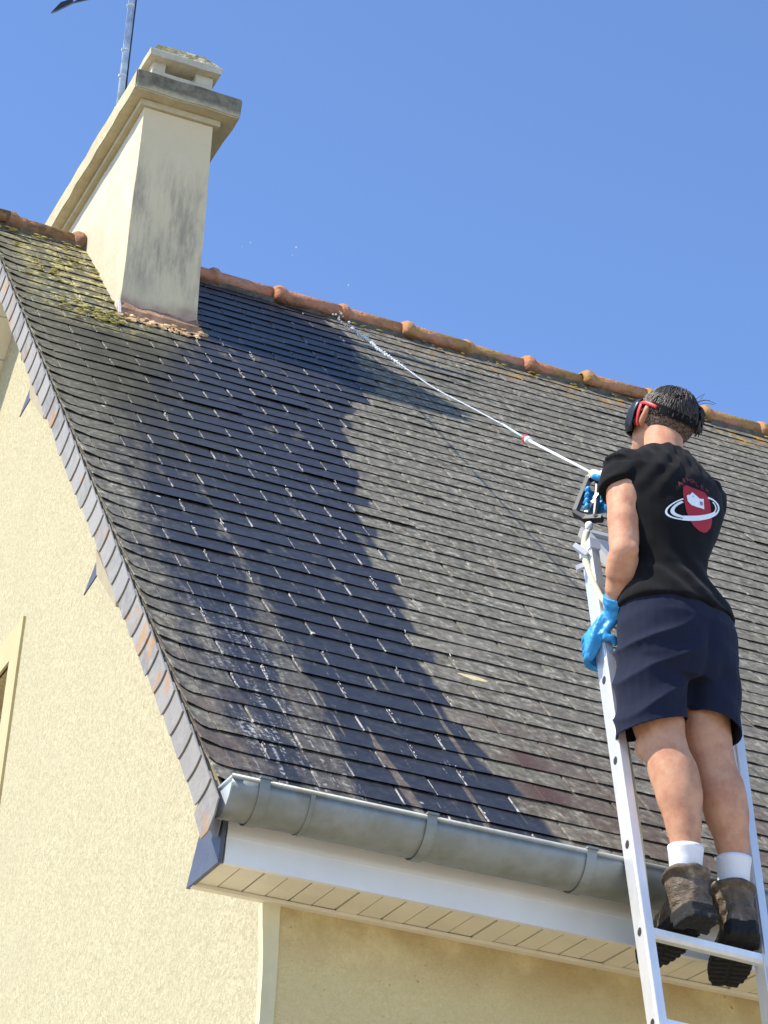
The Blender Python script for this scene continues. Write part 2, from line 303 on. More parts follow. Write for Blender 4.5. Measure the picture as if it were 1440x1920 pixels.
class G:
    """collects solid pieces into one mesh, world coordinates"""
    def __init__(s): s.v = []; s.f = []
    def add(s, v, f):
        b = len(s.v); s.v += [Vector(x) for x in v]; s.f += [tuple(i + b for i in q) for q in f]; return s
    def box(s, x0, x1, y0, y1, z0, z1):
        v = [(x, y, z) for x in (x0, x1) for y in (y0, y1) for z in (z0, z1)]
        return s.add(v, [(0, 1, 3, 2), (4, 6, 7, 5), (0, 4, 5, 1), (2, 3, 7, 6), (0, 2, 6, 4), (1, 5, 7, 3)])
    def prism(s, poly, d):
        n = len(poly); d = Vector(d); v = [Vector(p) for p in poly] + [Vector(p) + d for p in poly]
        return s.add(v, [tuple(range(n)), tuple(range(2 * n - 1, n - 1, -1))] + [(i, (i + 1) % n, n + (i + 1) % n, n + i) for i in range(n)])
    def bar(s, a, b, u, wu, ww):
        """rectangular bar a->b, width wu along u, ww across"""
        a, b = Vector(a), Vector(b); d = (b - a).normalized(); u = (Vector(u) - d * d.dot(Vector(u))).normalized(); w_ = d.cross(u)
        p = [a + u * i * wu / 2 + w_ * j * ww / 2 for i, j in ((-1, -1), (1, -1), (1, 1), (-1, 1))]
        return s.prism(p, b - a)
    def loft(s, rings, cap=True):
        n = len(rings[0]); v = [p for r in rings for p in r]; f = []
        for k in range(len(rings) - 1):
            for i in range(n):
                j = (i + 1) % n; f.append((k * n + i, k * n + j, (k + 1) * n + j, (k + 1) * n + i))
        if cap: f += [tuple(range(n - 1, -1, -1)), tuple((len(rings) - 1) * n + i for i in range(n))]
        return s.add(v, f)
    def tube(s, pts, rad, n=10, flat=1.0, ref=None, cap=True):
        """round (or flattened across ref) tube through points, one radius per point"""
        P = [Vector(p) for p in pts]; rad = rad if isinstance(rad, (list, tuple)) else [rad] * len(P)
        ref = Vector(ref) if ref is not None else Vector((0.31, 0.17, 0.93)); rings = []
        for i, p in enumerate(P):
            d = (P[min(i + 1, len(P) - 1)] - P[max(i - 1, 0)]).normalized()
            u = ref - d * d.dot(ref)
            if u.length < 1e-3: u = Vector((1, 0, 0)) - d * d.x
            u.normalize(); w_ = d.cross(u); r = rad[i]
            ra, rb = (r if isinstance(r, (list, tuple)) else (r * flat, r))
            rings.append([p + u * ra * math.cos(2 * math.pi * k / n) + w_ * rb * math.sin(2 * math.pi * k / n) for k in range(n)])
        return s.loft(rings, cap)
    def ball(s, c, r, nu=14, nv=9, rot=None):
        c = Vector(c); r = Vector(r) if not isinstance(r, float) else Vector((r, r, r)); rings = []
        for i in range(nv):
            t = math.pi * (i + 0.5) / nv
            ring = [Vector((r.x * math.sin(t) * math.cos(2 * math.pi * k / nu), r.y * math.sin(t) * math.sin(2 * math.pi * k / nu), r.z * math.cos(t))) for k in range(nu)]
            rings.append([c + (rot @ p if rot else p) for p in ring])
        return s.loft(rings)
    def build(s, name, mat, parent=None, smooth=False, remesh=0.0, relax=0, mats=None, tune=None, decimate=0.0):
        v = s.v
        if parent is not None:
            a = ANCHOR.get(parent.name); a = a if a is not None else Vector((0, 0, 0))
            v = [p - a for p in v]
        o = obj(name, v, s.f, mat, None, smooth, mats)
        if remesh:
            m_ = o.modifiers.new('r', 'REMESH'); m_.mode = 'VOXEL'; m_.voxel_size = remesh; m_.use_smooth_shade = True
            if relax:
                q = o.modifiers.new('s', 'SMOOTH'); q.factor = 0.5; q.iterations = relax
            if decimate:
                q = o.modifiers.new('d', 'DECIMATE'); q.ratio = decimate
            dg = bpy.context.evaluated_depsgraph_get(); me = bpy.data.meshes.new_from_object(o.evaluated_get(dg))
            o.modifiers.clear(); old = o.data; o.data = me; me.name = name; bpy.data.meshes.remove(old)
            if not me.materials: me.materials.append(mat)
            me.polygons.foreach_set('use_smooth', [True] * len(me.polygons))
        if tune:
            a = ANCHOR.get(parent.name, Vector((0, 0, 0))) if parent else Vector((0, 0, 0))
            o.data.update()
            nrm = [Vector(x.normal) for x in o.data.vertices]
            for x, nn in zip(o.data.vertices, nrm): x.co = tune(x.co + a, nn) - a
            o.data.update()
        if parent is not None: o.parent = parent
        return o
def bez(pts, n=8):
    """Catmull-Rom through points"""
    P = [Vector(p) for p in pts]; P = [P[0] * 2 - P[1]] + P + [P[-1] * 2 - P[-2]]; out = []
    for i in range(1, len(P) - 2):
        for k in range(n):
            t = k / n; a, b, c, d = P[i - 1:i + 3]
            out.append(0.5 * ((2 * b) + (c - a) * t + (2 * a - 5 * b + 4 * c - d) * t * t + (3 * b - a - 3 * c + d) * t ** 3))
    out.append(P[-2]); return out

# ------------------------------------------------------------------ ground
g = G(); g.add([(-400, -400, 0), (400, -400, 0), (400, 400, 0), (-400, 400, 0)], [(0, 1, 2, 3)])
o = g.build('ground', M['ground']); o['kind'] = 'structure'

# ------------------------------------------------------------------ house
house = thing('house', (0, 0, 0), 'cream roughcast house with a steep weathered slate roof and tall chimney', 'house')
XE = 9.0                                    # far end of the house
SR = 6.37                                   # slope length eave -> ridge
YR, ZR = SR * CT, SR * ST                   # ridge
rf = lambda x, s, h=0.0: V(x, s * CT - h * ST, s * ST + h * CT)     # point on the front slope, h above it
XG, YF, ZS = 0.29, 0.30, -0.178             # gable plane, front wall plane, soffit level
YB = 2 * YR - YF
# gable wall: pieces round the window opening
wy0, wy1, wz0, wz1 = 3.876, 2 * YR - 3.876, 0.45, 1.926
zt = lambda y: (YR - abs(y - YR)) / CT * ST - 0.10
g = G(); D = (0.24, 0, 0)
def gp(pts): g.prism([V(XG, y, z) for y, z in pts], D)
gp([(YF, -Z0), (wy0, -Z0), (wy0, zt(wy0)), (YF, zt(YF))])
gp([(wy0, -Z0), (wy1, -Z0), (wy1, wz0), (wy0, wz0)])
gp([(wy0, wz1), (wy1, wz1), (wy1, zt(wy1)), (YR, zt(YR)), (wy0, zt(wy0))])
gp([(wy1, -Z0), (YB, -Z0), (YB, zt(YB)), (wy1, zt(wy1))])
g.build('gable_wall', M['gable'], house)
g = G(); g.prism([V(XG + 0.24, YF, -Z0), V(XE, YF, -Z0), V(XE, YF, ZS + 0.03), V(XG + 0.24, YF, ZS + 0.03)], (0, 0.25, 0))
g.prism([V(XG + 0.003, YF - 0.003, -Z0), V(XE, YF - 0.003, -Z0), V(XE, YF - 0.003, ZS + 0.012), V(XG + 0.003, YF - 0.003, ZS + 0.012)], (0, 0.002, 0))
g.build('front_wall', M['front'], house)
g = G(); g.prism([V(XG + 0.24, YB, -Z0), V(XE, YB, -Z0), V(XE, YB, ZS + 0.03), V(XG + 0.24, YB, ZS + 0.03)], (0, -0.25, 0))
g.prism([V(XE - 0.24, YF + 0.25, -Z0), V(XE - 0.24, YB - 0.25, -Z0), V(XE - 0.24, YB - 0.25, zt(YB)), V(XE - 0.24, YR, zt(YR)), V(XE - 0.24, YF + 0.25, zt(YF))], (0.24, 0, 0))
g.build('back_wall', M['front'], house)
# crumbly corner bead
rings = []
for i in range(60):
    z = -Z0 + (ZS - 0.01 + Z0) * i / 59
    wv = 0.012 * noise.noise((0, 0, z * 3.1)) + 0.006 * noise.noise((1, 0, z * 11))
    if z > -0.42: wv -= 0.018 * max(0, (z + 0.42) / 0.24)
    rings.append([V(XG - 0.006 + wv, YF - 0.010, z), V(XG + 0.036 + wv * 0.4, YF - 0.010, z), V(XG + 0.036, YF + 0.01, z), V(XG - 0.004 + wv, YF + 0.03, z)])
g = G(); g.loft(rings); g.build('corner_bead', M['smooth'], house)
# gable window
g = G(); s_ = 0.152
g.prism([V(XG - 0.012, wy0 - s_, wz0 - s_), V(XG - 0.012, wy0, wz0 - s_), V(XG - 0.012, wy0, wz1 + s_), V(XG - 0.012, wy0 - s_, wz1 + s_)], (0.02, 0, 0))
g.prism([V(XG - 0.012, wy1, wz0 - s_), V(XG - 0.012, wy1 + s_, wz0 - s_), V(XG - 0.012, wy1 + s_, wz1 + s_), V(XG - 0.012, wy1, wz1 + s_)], (0.02, 0, 0))
g.prism([V(XG - 0.012, wy0, wz1), V(XG - 0.012, wy1, wz1), V(XG - 0.012, wy1, wz1 + s_), V(XG - 0.012, wy0, wz1 + s_)], (0.02, 0, 0))
g.prism([V(XG - 0.012, wy0, wz0 - s_), V(XG - 0.012, wy1, wz0 - s_), V(XG - 0.012, wy1, wz0), V(XG - 0.012, wy0, wz0)], (0.02, 0, 0))
win = g.build('window', plain('ochre window surround', (0.47, 0.395, 0.205), 0.8, 0.06, 9), house)
g = G()
for k in range(24):
    z = wz0 + (wz1 - wz0) * k / 24; g.box(XG + 0.10, XG + 0.118, wy0, wy1, Z0 + z + 0.003, Z0 + z + (wz1 - wz0) / 24 - 0.003)
g.box(XG + 0.119, XG + 0.14, wy0, wy1, Z0 + wz0, Z0 + wz1); g.build('shutter', M['reveal'], win)

# roof deck
g = G()
for sgn in (1, -1):
    Y = lambda y: y if sgn > 0 else 2 * YR - y
    p = [rf(0.02, -0.0, -0.045), rf(0.02, SR, -0.045), rf(XE + 0.25, SR, -0.045), rf(XE + 0.25, 0.0, -0.045)]
    p = [Vector((q.x, Y(q.y), q.z)) for q in p]; n_ = Vector((0, -ST * sgn, CT)) * 0.04
    g.prism(p, n_)
roof = g.build('roof', M['under'], house)
# underside boards of the back verge (visible past the ridge) and of the front verge
for sgn in (1, -1):
    for k in range(28):
        s0 = 0.35 + k * 0.215; s1 = s0 + 0.208
        if s1 > SR - 0.05: break
        Y = lambda q: Vector((q.x, q.y if sgn > 0 else 2 * YR - q.y, q.z))
        g = G(); g.prism([Y(rf(0.022, s0, -0.062)), Y(rf(0.022, s1, -0.062)), Y(rf(XG + 0.02, s1, -0.062)), Y(rf(XG + 0.02, s0, -0.062))], (0, 0, 0.012))
        g.build('verge_board', M['soffit'], roof)
# back slope slates: only the cover, nothing of it can be told apart from this side
g = G()
for k in range(50):
    s = k * 0.126
    q = [rf(0.0, s, 0.017), rf(0.0, s + 0.15, 0.006), rf(XE + 0.28, s + 0.15, 0.006), rf(XE + 0.28, s, 0.017)]
    q = [Vector((a.x, 2 * YR - a.y, a.z)) for a in q]; g.prism(q, Vector((0, ST, CT)) * 0.006)
bk = g.build('back_slates', M['slate'], roof); bk['kind'] = 'stuff'

# front slates: 57 courses, three-ply lap; each slate its own mesh data variant, the nearest 300 as objects
EX, SW, SL, T, S0 = 0.1261, 0.262, 0.285, 0.0047, 0.007
def slate_mesh(rr):
    """one slate, origin at the middle of its lower edge; x across, y up the slope, z out"""
    w2 = SW / 2 - 0.0016; j = lambda a: rr.uniform(-a, a)
    bl = [(-w2 + j(.0012), j(.003)), (-w2 * 0.4, j(.003)), (w2 * 0.35, j(.003)), (w2 + j(.0012), j(.003)), (w2 + j(.001), SL), (-w2 + j(.001), SL)]
    if rr.random() < 0.08: bl[0] = (bl[0][0] + rr.uniform(.004, .010), bl[0][1] + .002)
    if rr.random() < 0.07: bl[3] = (bl[3][0] - rr.uniform(.002, .008), bl[3][1] + rr.uniform(0, .006))
    tilt = (T / EX) * rr.uniform(0.98, 1.12); Hh = 0.0026 + tilt * SL
    def z(x, y): return Hh - tilt * y
    tw = j(.0012)
    vb = [(x, y + (0.010 if y < .05 else 0), z(x, y) - T + tw * x / w2) for x, y in bl]; vt = [(x + (0.0030 if x < -w2 * .9 else -0.0012 if x > w2 * .9 else 0), y + (0.001 if y < .05 else 0), z(x, y) + tw * x / w2) for x, y in bl]
    n = len(bl); v = vb + vt
    f = [tuple(range(n - 1, -1, -1)), tuple(range(n, 2 * n))] + [(i, (i + 1) % n, n + (i + 1) % n, n + i) for i in range(n)]
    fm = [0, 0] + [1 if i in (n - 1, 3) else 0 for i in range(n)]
    return v, f, fm
variants = []
for k in range(18):                          # the last four are cut for the verge, corner turned up
    v, f, fm = slate_mesh(random)
    if k >= 14:
        for q in (0, 6): v[q] = (v[q][0], v[q][1] + .034, v[q][2] + .006)
        for q in (1, 7): v[q] = (v[q][0], v[q][1] + .009, v[q][2] + .001)
    me = bpy.data.meshes.new('slate'); me.from_pydata(v, [], f); me.update()
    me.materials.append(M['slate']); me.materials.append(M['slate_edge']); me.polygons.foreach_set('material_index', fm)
    variants.append(me)
chim = (0.507, 0.888, 5.14)                 # shaft x0, x1, lower s
def in_view(p):
    d = p - cam.matrix_world.translation; c = d.dot(cf)
    return abs(5000 * d.dot(cr) / c) < 730 and abs(5000 * d.dot(cu) / c) < 970, c
NR = 50; cells = []
for i in range(NR):
    s = S0 + i * EX + random.uniform(-.002, .002)
    x = (0.070 if i % 2 else 0.204) - SW
    while x < XE + 0.2:
        c0, c1 = max(x, 0.006), x + SW
        cells.append((i, s, x + SW / 2, c0)); x += SW
BASIS = Matrix(((1, 0, 0), (0, CT, -ST), (0, ST, CT)))
indiv = []; rest = []
for (i, s, xc, c0) in cells:
    if xc < SW / 2 - 0.02:                  # cut slate at the verge
        xc2, sx = (c0 + xc + SW / 2) / 2, (xc + SW / 2 - c0) / SW
    else: xc2, sx = xc, 1.0
    if s + EX > chim[2] + 0.03 and chim[0] - 0.02 < xc2 - SW * sx / 2 and xc2 + SW * sx / 2 < chim[1] + 0.02: continue
    p = rf(xc2, s + EX / 2); vis, dep = in_view(p)
    hid = (1.2 + s * 0.42 < xc2 < 1.55 + s * 0.42 and s < 3.2)      # behind the man
    (indiv if vis and not hid else rest).append((dep, i, s, xc2, sx))
indiv.sort(); rest += indiv[300:]; indiv = indiv[:300]
def slate_matrix(i, s, xc, sx):
    rr = random.Random(int(xc * 997) * 131 + i)
    lift = 0.0030 * rr.random() ** 2 + (rr.uniform(0.004, 0.009) if rr.random() < 0.035 else 0)
    rz = rr.gauss(0, 0.0035) + (rr.gauss(0, 0.015) if rr.random() < 0.03 else 0)
    rx = -lift / SL
    m = BASIS.to_4x4() @ Matrix.Rotation(rz, 4, 'Z') @ Matrix.Rotation(rx, 4, 'X')
    if sx != 1.0: m = m @ Matrix.Diagonal((sx, 1, 1, 1))
    m.translation = rf(xc + rr.gauss(0, .0012), s + rr.gauss(0, .0018), lift * 0.6); return m, rr
for dep, i, s, xc, sx in indiv:
    m, rr = slate_matrix(i, s, xc, sx)
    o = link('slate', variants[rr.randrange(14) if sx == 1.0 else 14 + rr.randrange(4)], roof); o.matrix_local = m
vv, ff, mm = [], [], []
for dep, i, s, xc, sx in rest:
    m, rr = slate_matrix(i, s, xc, sx); me = variants[rr.randrange(14) if sx == 1.0 else 14 + rr.randrange(4)]; b = len(vv)
    vv += [m @ v.co for v in me.vertices]
    for p in me.polygons: ff.append(tuple(b + q for q in p.vertices)); mm.append(p.material_index)
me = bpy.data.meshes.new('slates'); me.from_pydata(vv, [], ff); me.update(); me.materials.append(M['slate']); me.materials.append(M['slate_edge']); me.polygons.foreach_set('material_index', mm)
o = link('slates', me, roof); o['kind'] = 'stuff'

# verge slates hung on the gable edge, one per course, lower edge curved
for i in range(-1, 43):
    s = i * 0.1495 + 0.022; rr = random.Random(i + 500)
    A = []                                   # outline in (s, h)
    dpt = 0.108 + rr.uniform(-.006, .006); lean = 0.052 + rr.uniform(-.006, .006)
    for k in range(7):
        t = k / 6; A.append((s + lean * t ** 1.7, -dpt * t + 0.016))
    A += [(s + lean + 0.20, -dpt + 0.016), (s + 0.21, 0.016)]
    if i == -1: A = [(s + 0.06, -.125), (s + 0.20, -.12), (s + 0.2, .016), (s + 0.03, .016), (s + 0.015, -.03), (s + 0.02, -.08)]
    def pt(a, h, off): q = rf(-0.013 - off + 0.0075 * (a - s) / 0.2, a, h); return q
    g = G(); front = [pt(a, h, 0.006) for a, h in A]; g.prism(front, (0.0045, 0, 0)); g.build('verge_slate', M['verge'], roof)
    # back slope, same course
    if i > 30:
        g = G(); g.prism([Vector((q.x, 2 * YR - q.y, q.z)) for q in front], (0.006, 0, 0)); g.build('verge_slate', M['verge'], roof)
# barge board the verge slates are nailed to
g = G()
for sgn in (1, -1):
    p = [rf(0.004, 0.02, -.09), rf(0.004, SR - 0.06, -.09), rf(0.004, SR - 0.01, 0.0), rf(0.004, 0.02, 0.0)]
    g.prism([Vector((q.x, q.y if sgn > 0 else 2 * YR - q.y, q.z)) for q in p], (0.016, 0, 0))
g.build('barge_board', M['wood'], roof)

# purlin ends: cream wedge with a pointed slate cover
for dy in (0.0, 1.41):
    g = G(); k = dy * ST / CT
    g.prism([V(-0.012, 1.545 + dy, 1.385 + k), V(-0.012, 1.50 + dy, 1.270 + k), V(-0.012, 1.205 + dy, 1.030 + k), V(-0.012, 1.22 + dy, 1.075 + k)], (0.016, 0, 0))
    g.build('purlin_board', M['wood'], roof)
    g = G(); g.prism([V(-0.002, 1.535 + dy, 1.40 + k), V(-0.002, 1.503 + dy, 1.29 + k), V(-0.012, 1.638 + dy, 1.25 + k), V(-0.002, 1.552 + dy, 1.355 + k)], (0.005, 0.002, 0))
    g.build('purlin_end', M['cheek'], roof)

# ridge tiles with a raised collar at each lap
def ridge_tile_mesh():
    L = 0.362; prof = []
    for x, r in ((-0.02, 0.082), (-0.004, 0.096), (0.006, 0.102), (0.034, 0.100), (0.044, 0.090), (0.056, 0.086), (0.10, 0.084), (L, 0.080)):
        prof.append((x, r))
    n = 13; v = []; f = []
    for layer in (0, 1):
        for x, r in prof:
            r2 = r - 0.012 * layer
            for k in range(n):
                a = math.pi * (-0.18 + 1.36 * k / (n - 1)); v.append((x, -r2 * 1.12 * math.cos(a), r2 * math.sin(a)))
    m_ = len(prof); N = n * m_
    for i in range(m_ - 1):
        for k in range(n - 1):
            a = i * n + k; f.append((a, a + 1, a + n + 1, a + n)); f.append((N + a, N + a + n, N + a + n + 1, N + a + 1))
    for i in range(m_ - 1):
        for k in (0, n - 1): a = i * n + k; f.append((a, a + n, N + a + n, N + a))
    for k in range(n - 1):
        f.append((k, N + k, N + k + 1, k + 1)); a = (m_ - 1) * n + k; f.append((a, a + 1, N + a + 1, N + a))
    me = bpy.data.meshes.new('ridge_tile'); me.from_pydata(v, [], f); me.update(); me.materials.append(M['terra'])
    bm = bmesh.new(); bm.from_mesh(me); bmesh.ops.recalc_face_normals(bm, faces=bm.faces); bm.to_mesh(me); bm.free()
    me.polygons.foreach_set('use_smooth', [True] * len(me.polygons)); return me
rt = ridge_tile_mesh()
for k in range(-5, 22):
    x = 1.515 + 0.352 * k
    if 0.42 < x < 0.92 and False: continue
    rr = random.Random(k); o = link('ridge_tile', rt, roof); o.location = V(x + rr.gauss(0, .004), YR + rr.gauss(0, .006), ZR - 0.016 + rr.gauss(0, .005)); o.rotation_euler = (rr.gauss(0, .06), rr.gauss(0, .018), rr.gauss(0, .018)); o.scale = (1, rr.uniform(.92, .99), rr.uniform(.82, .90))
# mortar bedding under the ridge tiles
rings = []
for i in range(220):
    x = 0.0 + (XE + 0.2) * i / 219; a = 0.012 * noise.noise((x * 9, 0, 0)) + 0.008 * noise.noise((x * 31, 3, 0))
    rings.append([rf(x, SR - 0.105 + a, 0.012), rf(x, SR - 0.085 + a, 0.034), V(x, YR, ZR + 0.02), V(x, YR, ZR - 0.03)])
g = G(); g.loft(rings); g.build('ridge_mortar', plain('ridge mortar', (0.10, 0.085, 0.06), 0.9, 0.4, 30, bumpd=0.004), roof)

# roof window, partly behind the man
rw0, rw1, rs0, rs1 = 2.25, 2.62, 2.93, 3.41
g = G()
def slab(gg, x0, x1, s0, s1, h0, h1): gg.prism([rf(x0, s0, h0), rf(x1, s0, h0), rf(x1, s1, h0), rf(x0, s1, h0)], Vector((0, -ST, CT)) * (h1 - h0))
slab(g, rw0, rw0 + 0.03, rs0, rs1, 0.01, 0.05); slab(g, rw1 - 0.05, rw1, rs0, rs1, 0.01, 0.05); slab(g, rw0 + 0.03, rw1 - 0.05, rs0, rs0 + 0.05, 0.01, 0.05); slab(g, rw0 + 0.03, rw1 - 0.05, rs1 - 0.045, rs1, 0.01, 0.05)
rwo = g.build('roof_window', M['lead'], roof)
# kept at part level of the house so that its pane is a sub-part
rwo.parent = house
g = G(); slab(g, rw0 + 0.03, rw1 - 0.05, rs0 + 0.05, rs1 - 0.045, 0.02, 0.036); g.build('pane', M['pane'], rwo)

# chimney
g = G(); cx0, cx1, cy0, cy1 = 0.507, 0.884, 3.663, 5.26
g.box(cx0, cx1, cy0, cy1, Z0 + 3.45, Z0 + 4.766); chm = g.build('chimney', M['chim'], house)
for v in chm.data.vertices:
    if v.co.z > Z0 + 4.5 and v.co.x > 0.8: v.co.x = 0.852
bm = bmesh.new(); bm.from_mesh(chm.data); bmesh.ops.subdivide_edges(bm, edges=bm.edges[:], cuts=7, use_grid_fill=True)
for v in bm.verts:
    v.co += Vector((noise.noise(v.co * 2.3), noise.noise(v.co * 2.3 + Vector((9, 0, 0))), 0)) * 0.006
bm.to_mesh(chm.data); bm.free()
g = G(); g.box(cx0 - 0.026, 0.852 + 0.030, cy0 - 0.014, cy1 + 0.03, Z0 + 4.768, Z0 + 4.799)
g.build('cornice', M['cap'], chm)
g = G(); g.box(0.428, 0.957, 3.580, 5.34, Z0 + 4.801, Z0 + 4.912)
cp = g.build('cap_slab', M['cap'], chm)
bm = bmesh.new(); bm.from_mesh(cp.data); bmesh.ops.bevel(bm, geom=bm.edges[:], offset=0.006, segments=2, affect='EDGES'); bmesh.ops.subdivide_edges(bm, edges=[e for e in bm.edges if e.calc_length() > 0.2], cuts=14, use_grid_fill=True)
for v in bm.verts: v.co += Vector((noise.noise(v.co * 9), noise.noise(v.co * 9 + Vector((5, 0, 0))), noise.noise(v.co * 7 + Vector((0, 7, 0))))) * 0.006
bm.to_mesh(cp.data); bm.free()
# cowl: low walls with slots, slab and hipped mortar top
bx0, bx1, by0, by1, bz0, bz1 = 0.535, 0.842, 3.722, 4.62, Z0 + 4.914, Z0 + 5.082
g = G()
zs_ = Z0 + 5.034
g.box(bx0, bx1, by0, by0 + 0.05, bz0, zs_ - 0.002); g.box(bx0, bx1, by1 - 0.05, by1, bz0, zs_ - 0.002)
g.box(bx0, bx0 + 0.05, by0 + 0.05, by1 - 0.05, bz0, zs_ - 0.04); g.box(bx1 - 0.05, bx1, by0 + 0.05, by1 - 0.05, bz0, zs_ - 0.04)
for xx0, xx1 in ((bx0, bx0 + 0.064), (bx1 - 0.088, bx1)):
    for yy0, yy1 in ((by0, by0 + 0.06), (by1 - 0.06, by1)): g.box(xx0, xx1, yy0, yy1, zs_ - 0.001, bz1)
g.box(bx0, bx0 + 0.05, by0 + 0.40, by0 + 0.50, zs_ - 0.039, bz1); g.box(bx1 - 0.05, bx1, by0 + 0.40, by0 + 0.50, zs_ - 0.039, bz1)
g.build('cowl_wall', M['cowl'], chm)
g = G(); sx0, sx1, sy0, sy1 = 0.503, 0.866, 3.672, 4.68
zb, zm, ztp = bz1 + 0.001, bz1 + 0.034, bz1 + 0.135
def rect(x0, x1, y0, y1, z, n=10):
    out = []
    for k in range(n): out.append((x0 + (x1 - x0) * k / n, y0, z))
    for k in range(n): out.append((x1, y0 + (y1 - y0) * k / n, z))
    for k in range(n): out.append((x1 - (x1 - x0) * k / n, y1, z))
    for k in range(n): out.append((x0, y1 - (y1 - y0) * k / n, z))
    return out
def jit(r, a): return [Vector(p) + Vector((noise.noise(Vector(p) * 17), noise.noise(Vector(p) * 17 + Vector((3, 0, 0))), noise.noise(Vector(p) * 15 + Vector((0, 4, 0))))) * a for p in r]
g.loft([jit(rect(sx0, sx1, sy0, sy1, zb), .004), jit(rect(sx0 - .002, sx1 + .002, sy0 - .002, sy1 + .002, zm), .005), jit(rect(sx0 + .02, sx1 - .02, sy0 + .012, sy1 - .03, zm + .016), .010), jit(rect(sx0 + .05, sx1 - .062, sy0 + .05, sy1 - .10, (zm + ztp) / 2 + .016), .013), jit(rect(sx0 + .085, sx1 - .115, sy0 + .09, sy1 - .17, ztp), .012)])
g.build('cowl_slab', M['cowl'], chm)
g = G(); g.box(cx0 + 0.06, cx1 - 0.06, by0 + 0.1, by1 - 0.1, Z0 + 4.913, Z0 + 4.93); g.build('flue', M['dark'], chm)
# broken mortar fillet and rubble along the chimney foot
g = G(); rr = random.Random(3)
for k in range(110):
    x = rr.uniform(0.50, 0.92); t = rr.random(); s = 5.150 - 0.12 * t ** 1.3 + (x - 0.5) * 0.03; h = 0.017 + 0.020 * (1 - t) * rr.random()
    r0 = rr.choice((.010, .014, .018, .024)); c = rf(x, s, h); pts = []
    for _ in range(9):
        q = Vector((rr.uniform(-1, 1) * 1.5, rr.uniform(-1, 1), rr.uniform(-1, 1))).normalized() * r0; q.z *= .42; q = BASIS @ q; pts.append(c + q)
    b = bmesh.new(); [b.verts.new(p) for p in pts]; bmesh.ops.convex_hull(b, input=b.verts); b.verts.index_update()
    b.verts.ensure_lookup_table(); vs_ = [v.co.copy() for v in b.verts]; fs_ = [tuple(v.index for v in f_.verts) for f_ in b.faces]; b.free(); g.add(vs_, fs_)
rb = g.build('mortar_rubble', M['rubble'], chm); rb['kind'] = 'stuff'
rings = []
for i in range(26):
    x = 0.512 + 0.37 * i / 25; a = 0.012 * noise.noise((x * 14, 2, 0))
    rings.append([rf(x, 5.10 + a, 0.016), rf(x, 5.135 + a, 0.045), V(x, cy0 + 0.01, 3.70 + 3 * a), V(x, cy0 + 0.01, 3.58)])
g = G(); g.loft(rings); g.build('mortar_fillet', plain('rusty mortar', (0.34, 0.19, 0.105), 0.9, 0.45, 18, bumpd=0.005), chm)
# zinc soaker corner at the left foot
g = G(); g.prism([rf(0.492, 5.10, 0.022), rf(0.506, 5.10, 0.022), V(0.503, cy0 - 0.004, 3.70), V(0.497, cy0 - 0.004, 3.70)], (0, -0.006, 0.003)); g.build('corner_soaker', M['pvc'], chm)
# moss cushions on the strip beside the chimney
g = G(); rr = random.Random(11)
def cushion(c, r):
    rot = Matrix.Rotation(TH, 3, 'X'); g.ball(c, Vector((r * rr.uniform(.9, 1.9), r * rr.uniform(.6, 1.1), r * 0.34)), 7, 4, rot)
for k in range(260):
    x = max(0.03, min(0.70, rr.gauss(0.34, 0.13))); s = rr.uniform(4.95, 6.2)
    if x > 0.5 and s > 5.1: x = 0.5 - rr.random() ** 2 * 0.2
    if noise.noise((x * 6, s * 3, 0)) < 0.02: continue
    row = math.floor((s - S0) / EX); s = S0 + row * EX + rr.choice((rr.uniform(-.012, .0), rr.uniform(0.0, .1)))
    cushion(rf(x, s, 0.019), rr.uniform(.004, .013))
for k in range(60):
    x = rr.gauss(0.40, 0.07); s = rr.gauss(4.98, 0.06); cushion(rf(x, s, 0.020), rr.uniform(.005, .015))
for k in range(70):
    x = rr.uniform(1.9, 5.0) if rr.random() < .8 else rr.uniform(0.02, 0.5); cushion(rf(x, 6.22 + rr.gauss(0, .03), 0.024), rr.uniform(.006, .014))
o = g.build('moss', M['moss'], house, smooth=True); o['kind'] = 'stuff'
# lime crust and grit caught in the joints of the wetted slates
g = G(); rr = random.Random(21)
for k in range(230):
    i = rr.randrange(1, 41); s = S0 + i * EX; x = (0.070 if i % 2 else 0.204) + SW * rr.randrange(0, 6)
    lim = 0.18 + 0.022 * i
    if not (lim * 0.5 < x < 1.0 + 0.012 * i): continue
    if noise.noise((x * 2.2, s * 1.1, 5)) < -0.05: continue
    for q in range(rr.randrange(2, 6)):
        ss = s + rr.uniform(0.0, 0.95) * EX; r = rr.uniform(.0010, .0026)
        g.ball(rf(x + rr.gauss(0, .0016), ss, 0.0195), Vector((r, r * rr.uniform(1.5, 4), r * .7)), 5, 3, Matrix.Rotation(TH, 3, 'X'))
o = g.build('lime_crust', plain('lime crust', (0.50, 0.48, 0.43), 0.9, 0.2, 40), house); o['kind'] = 'stuff'

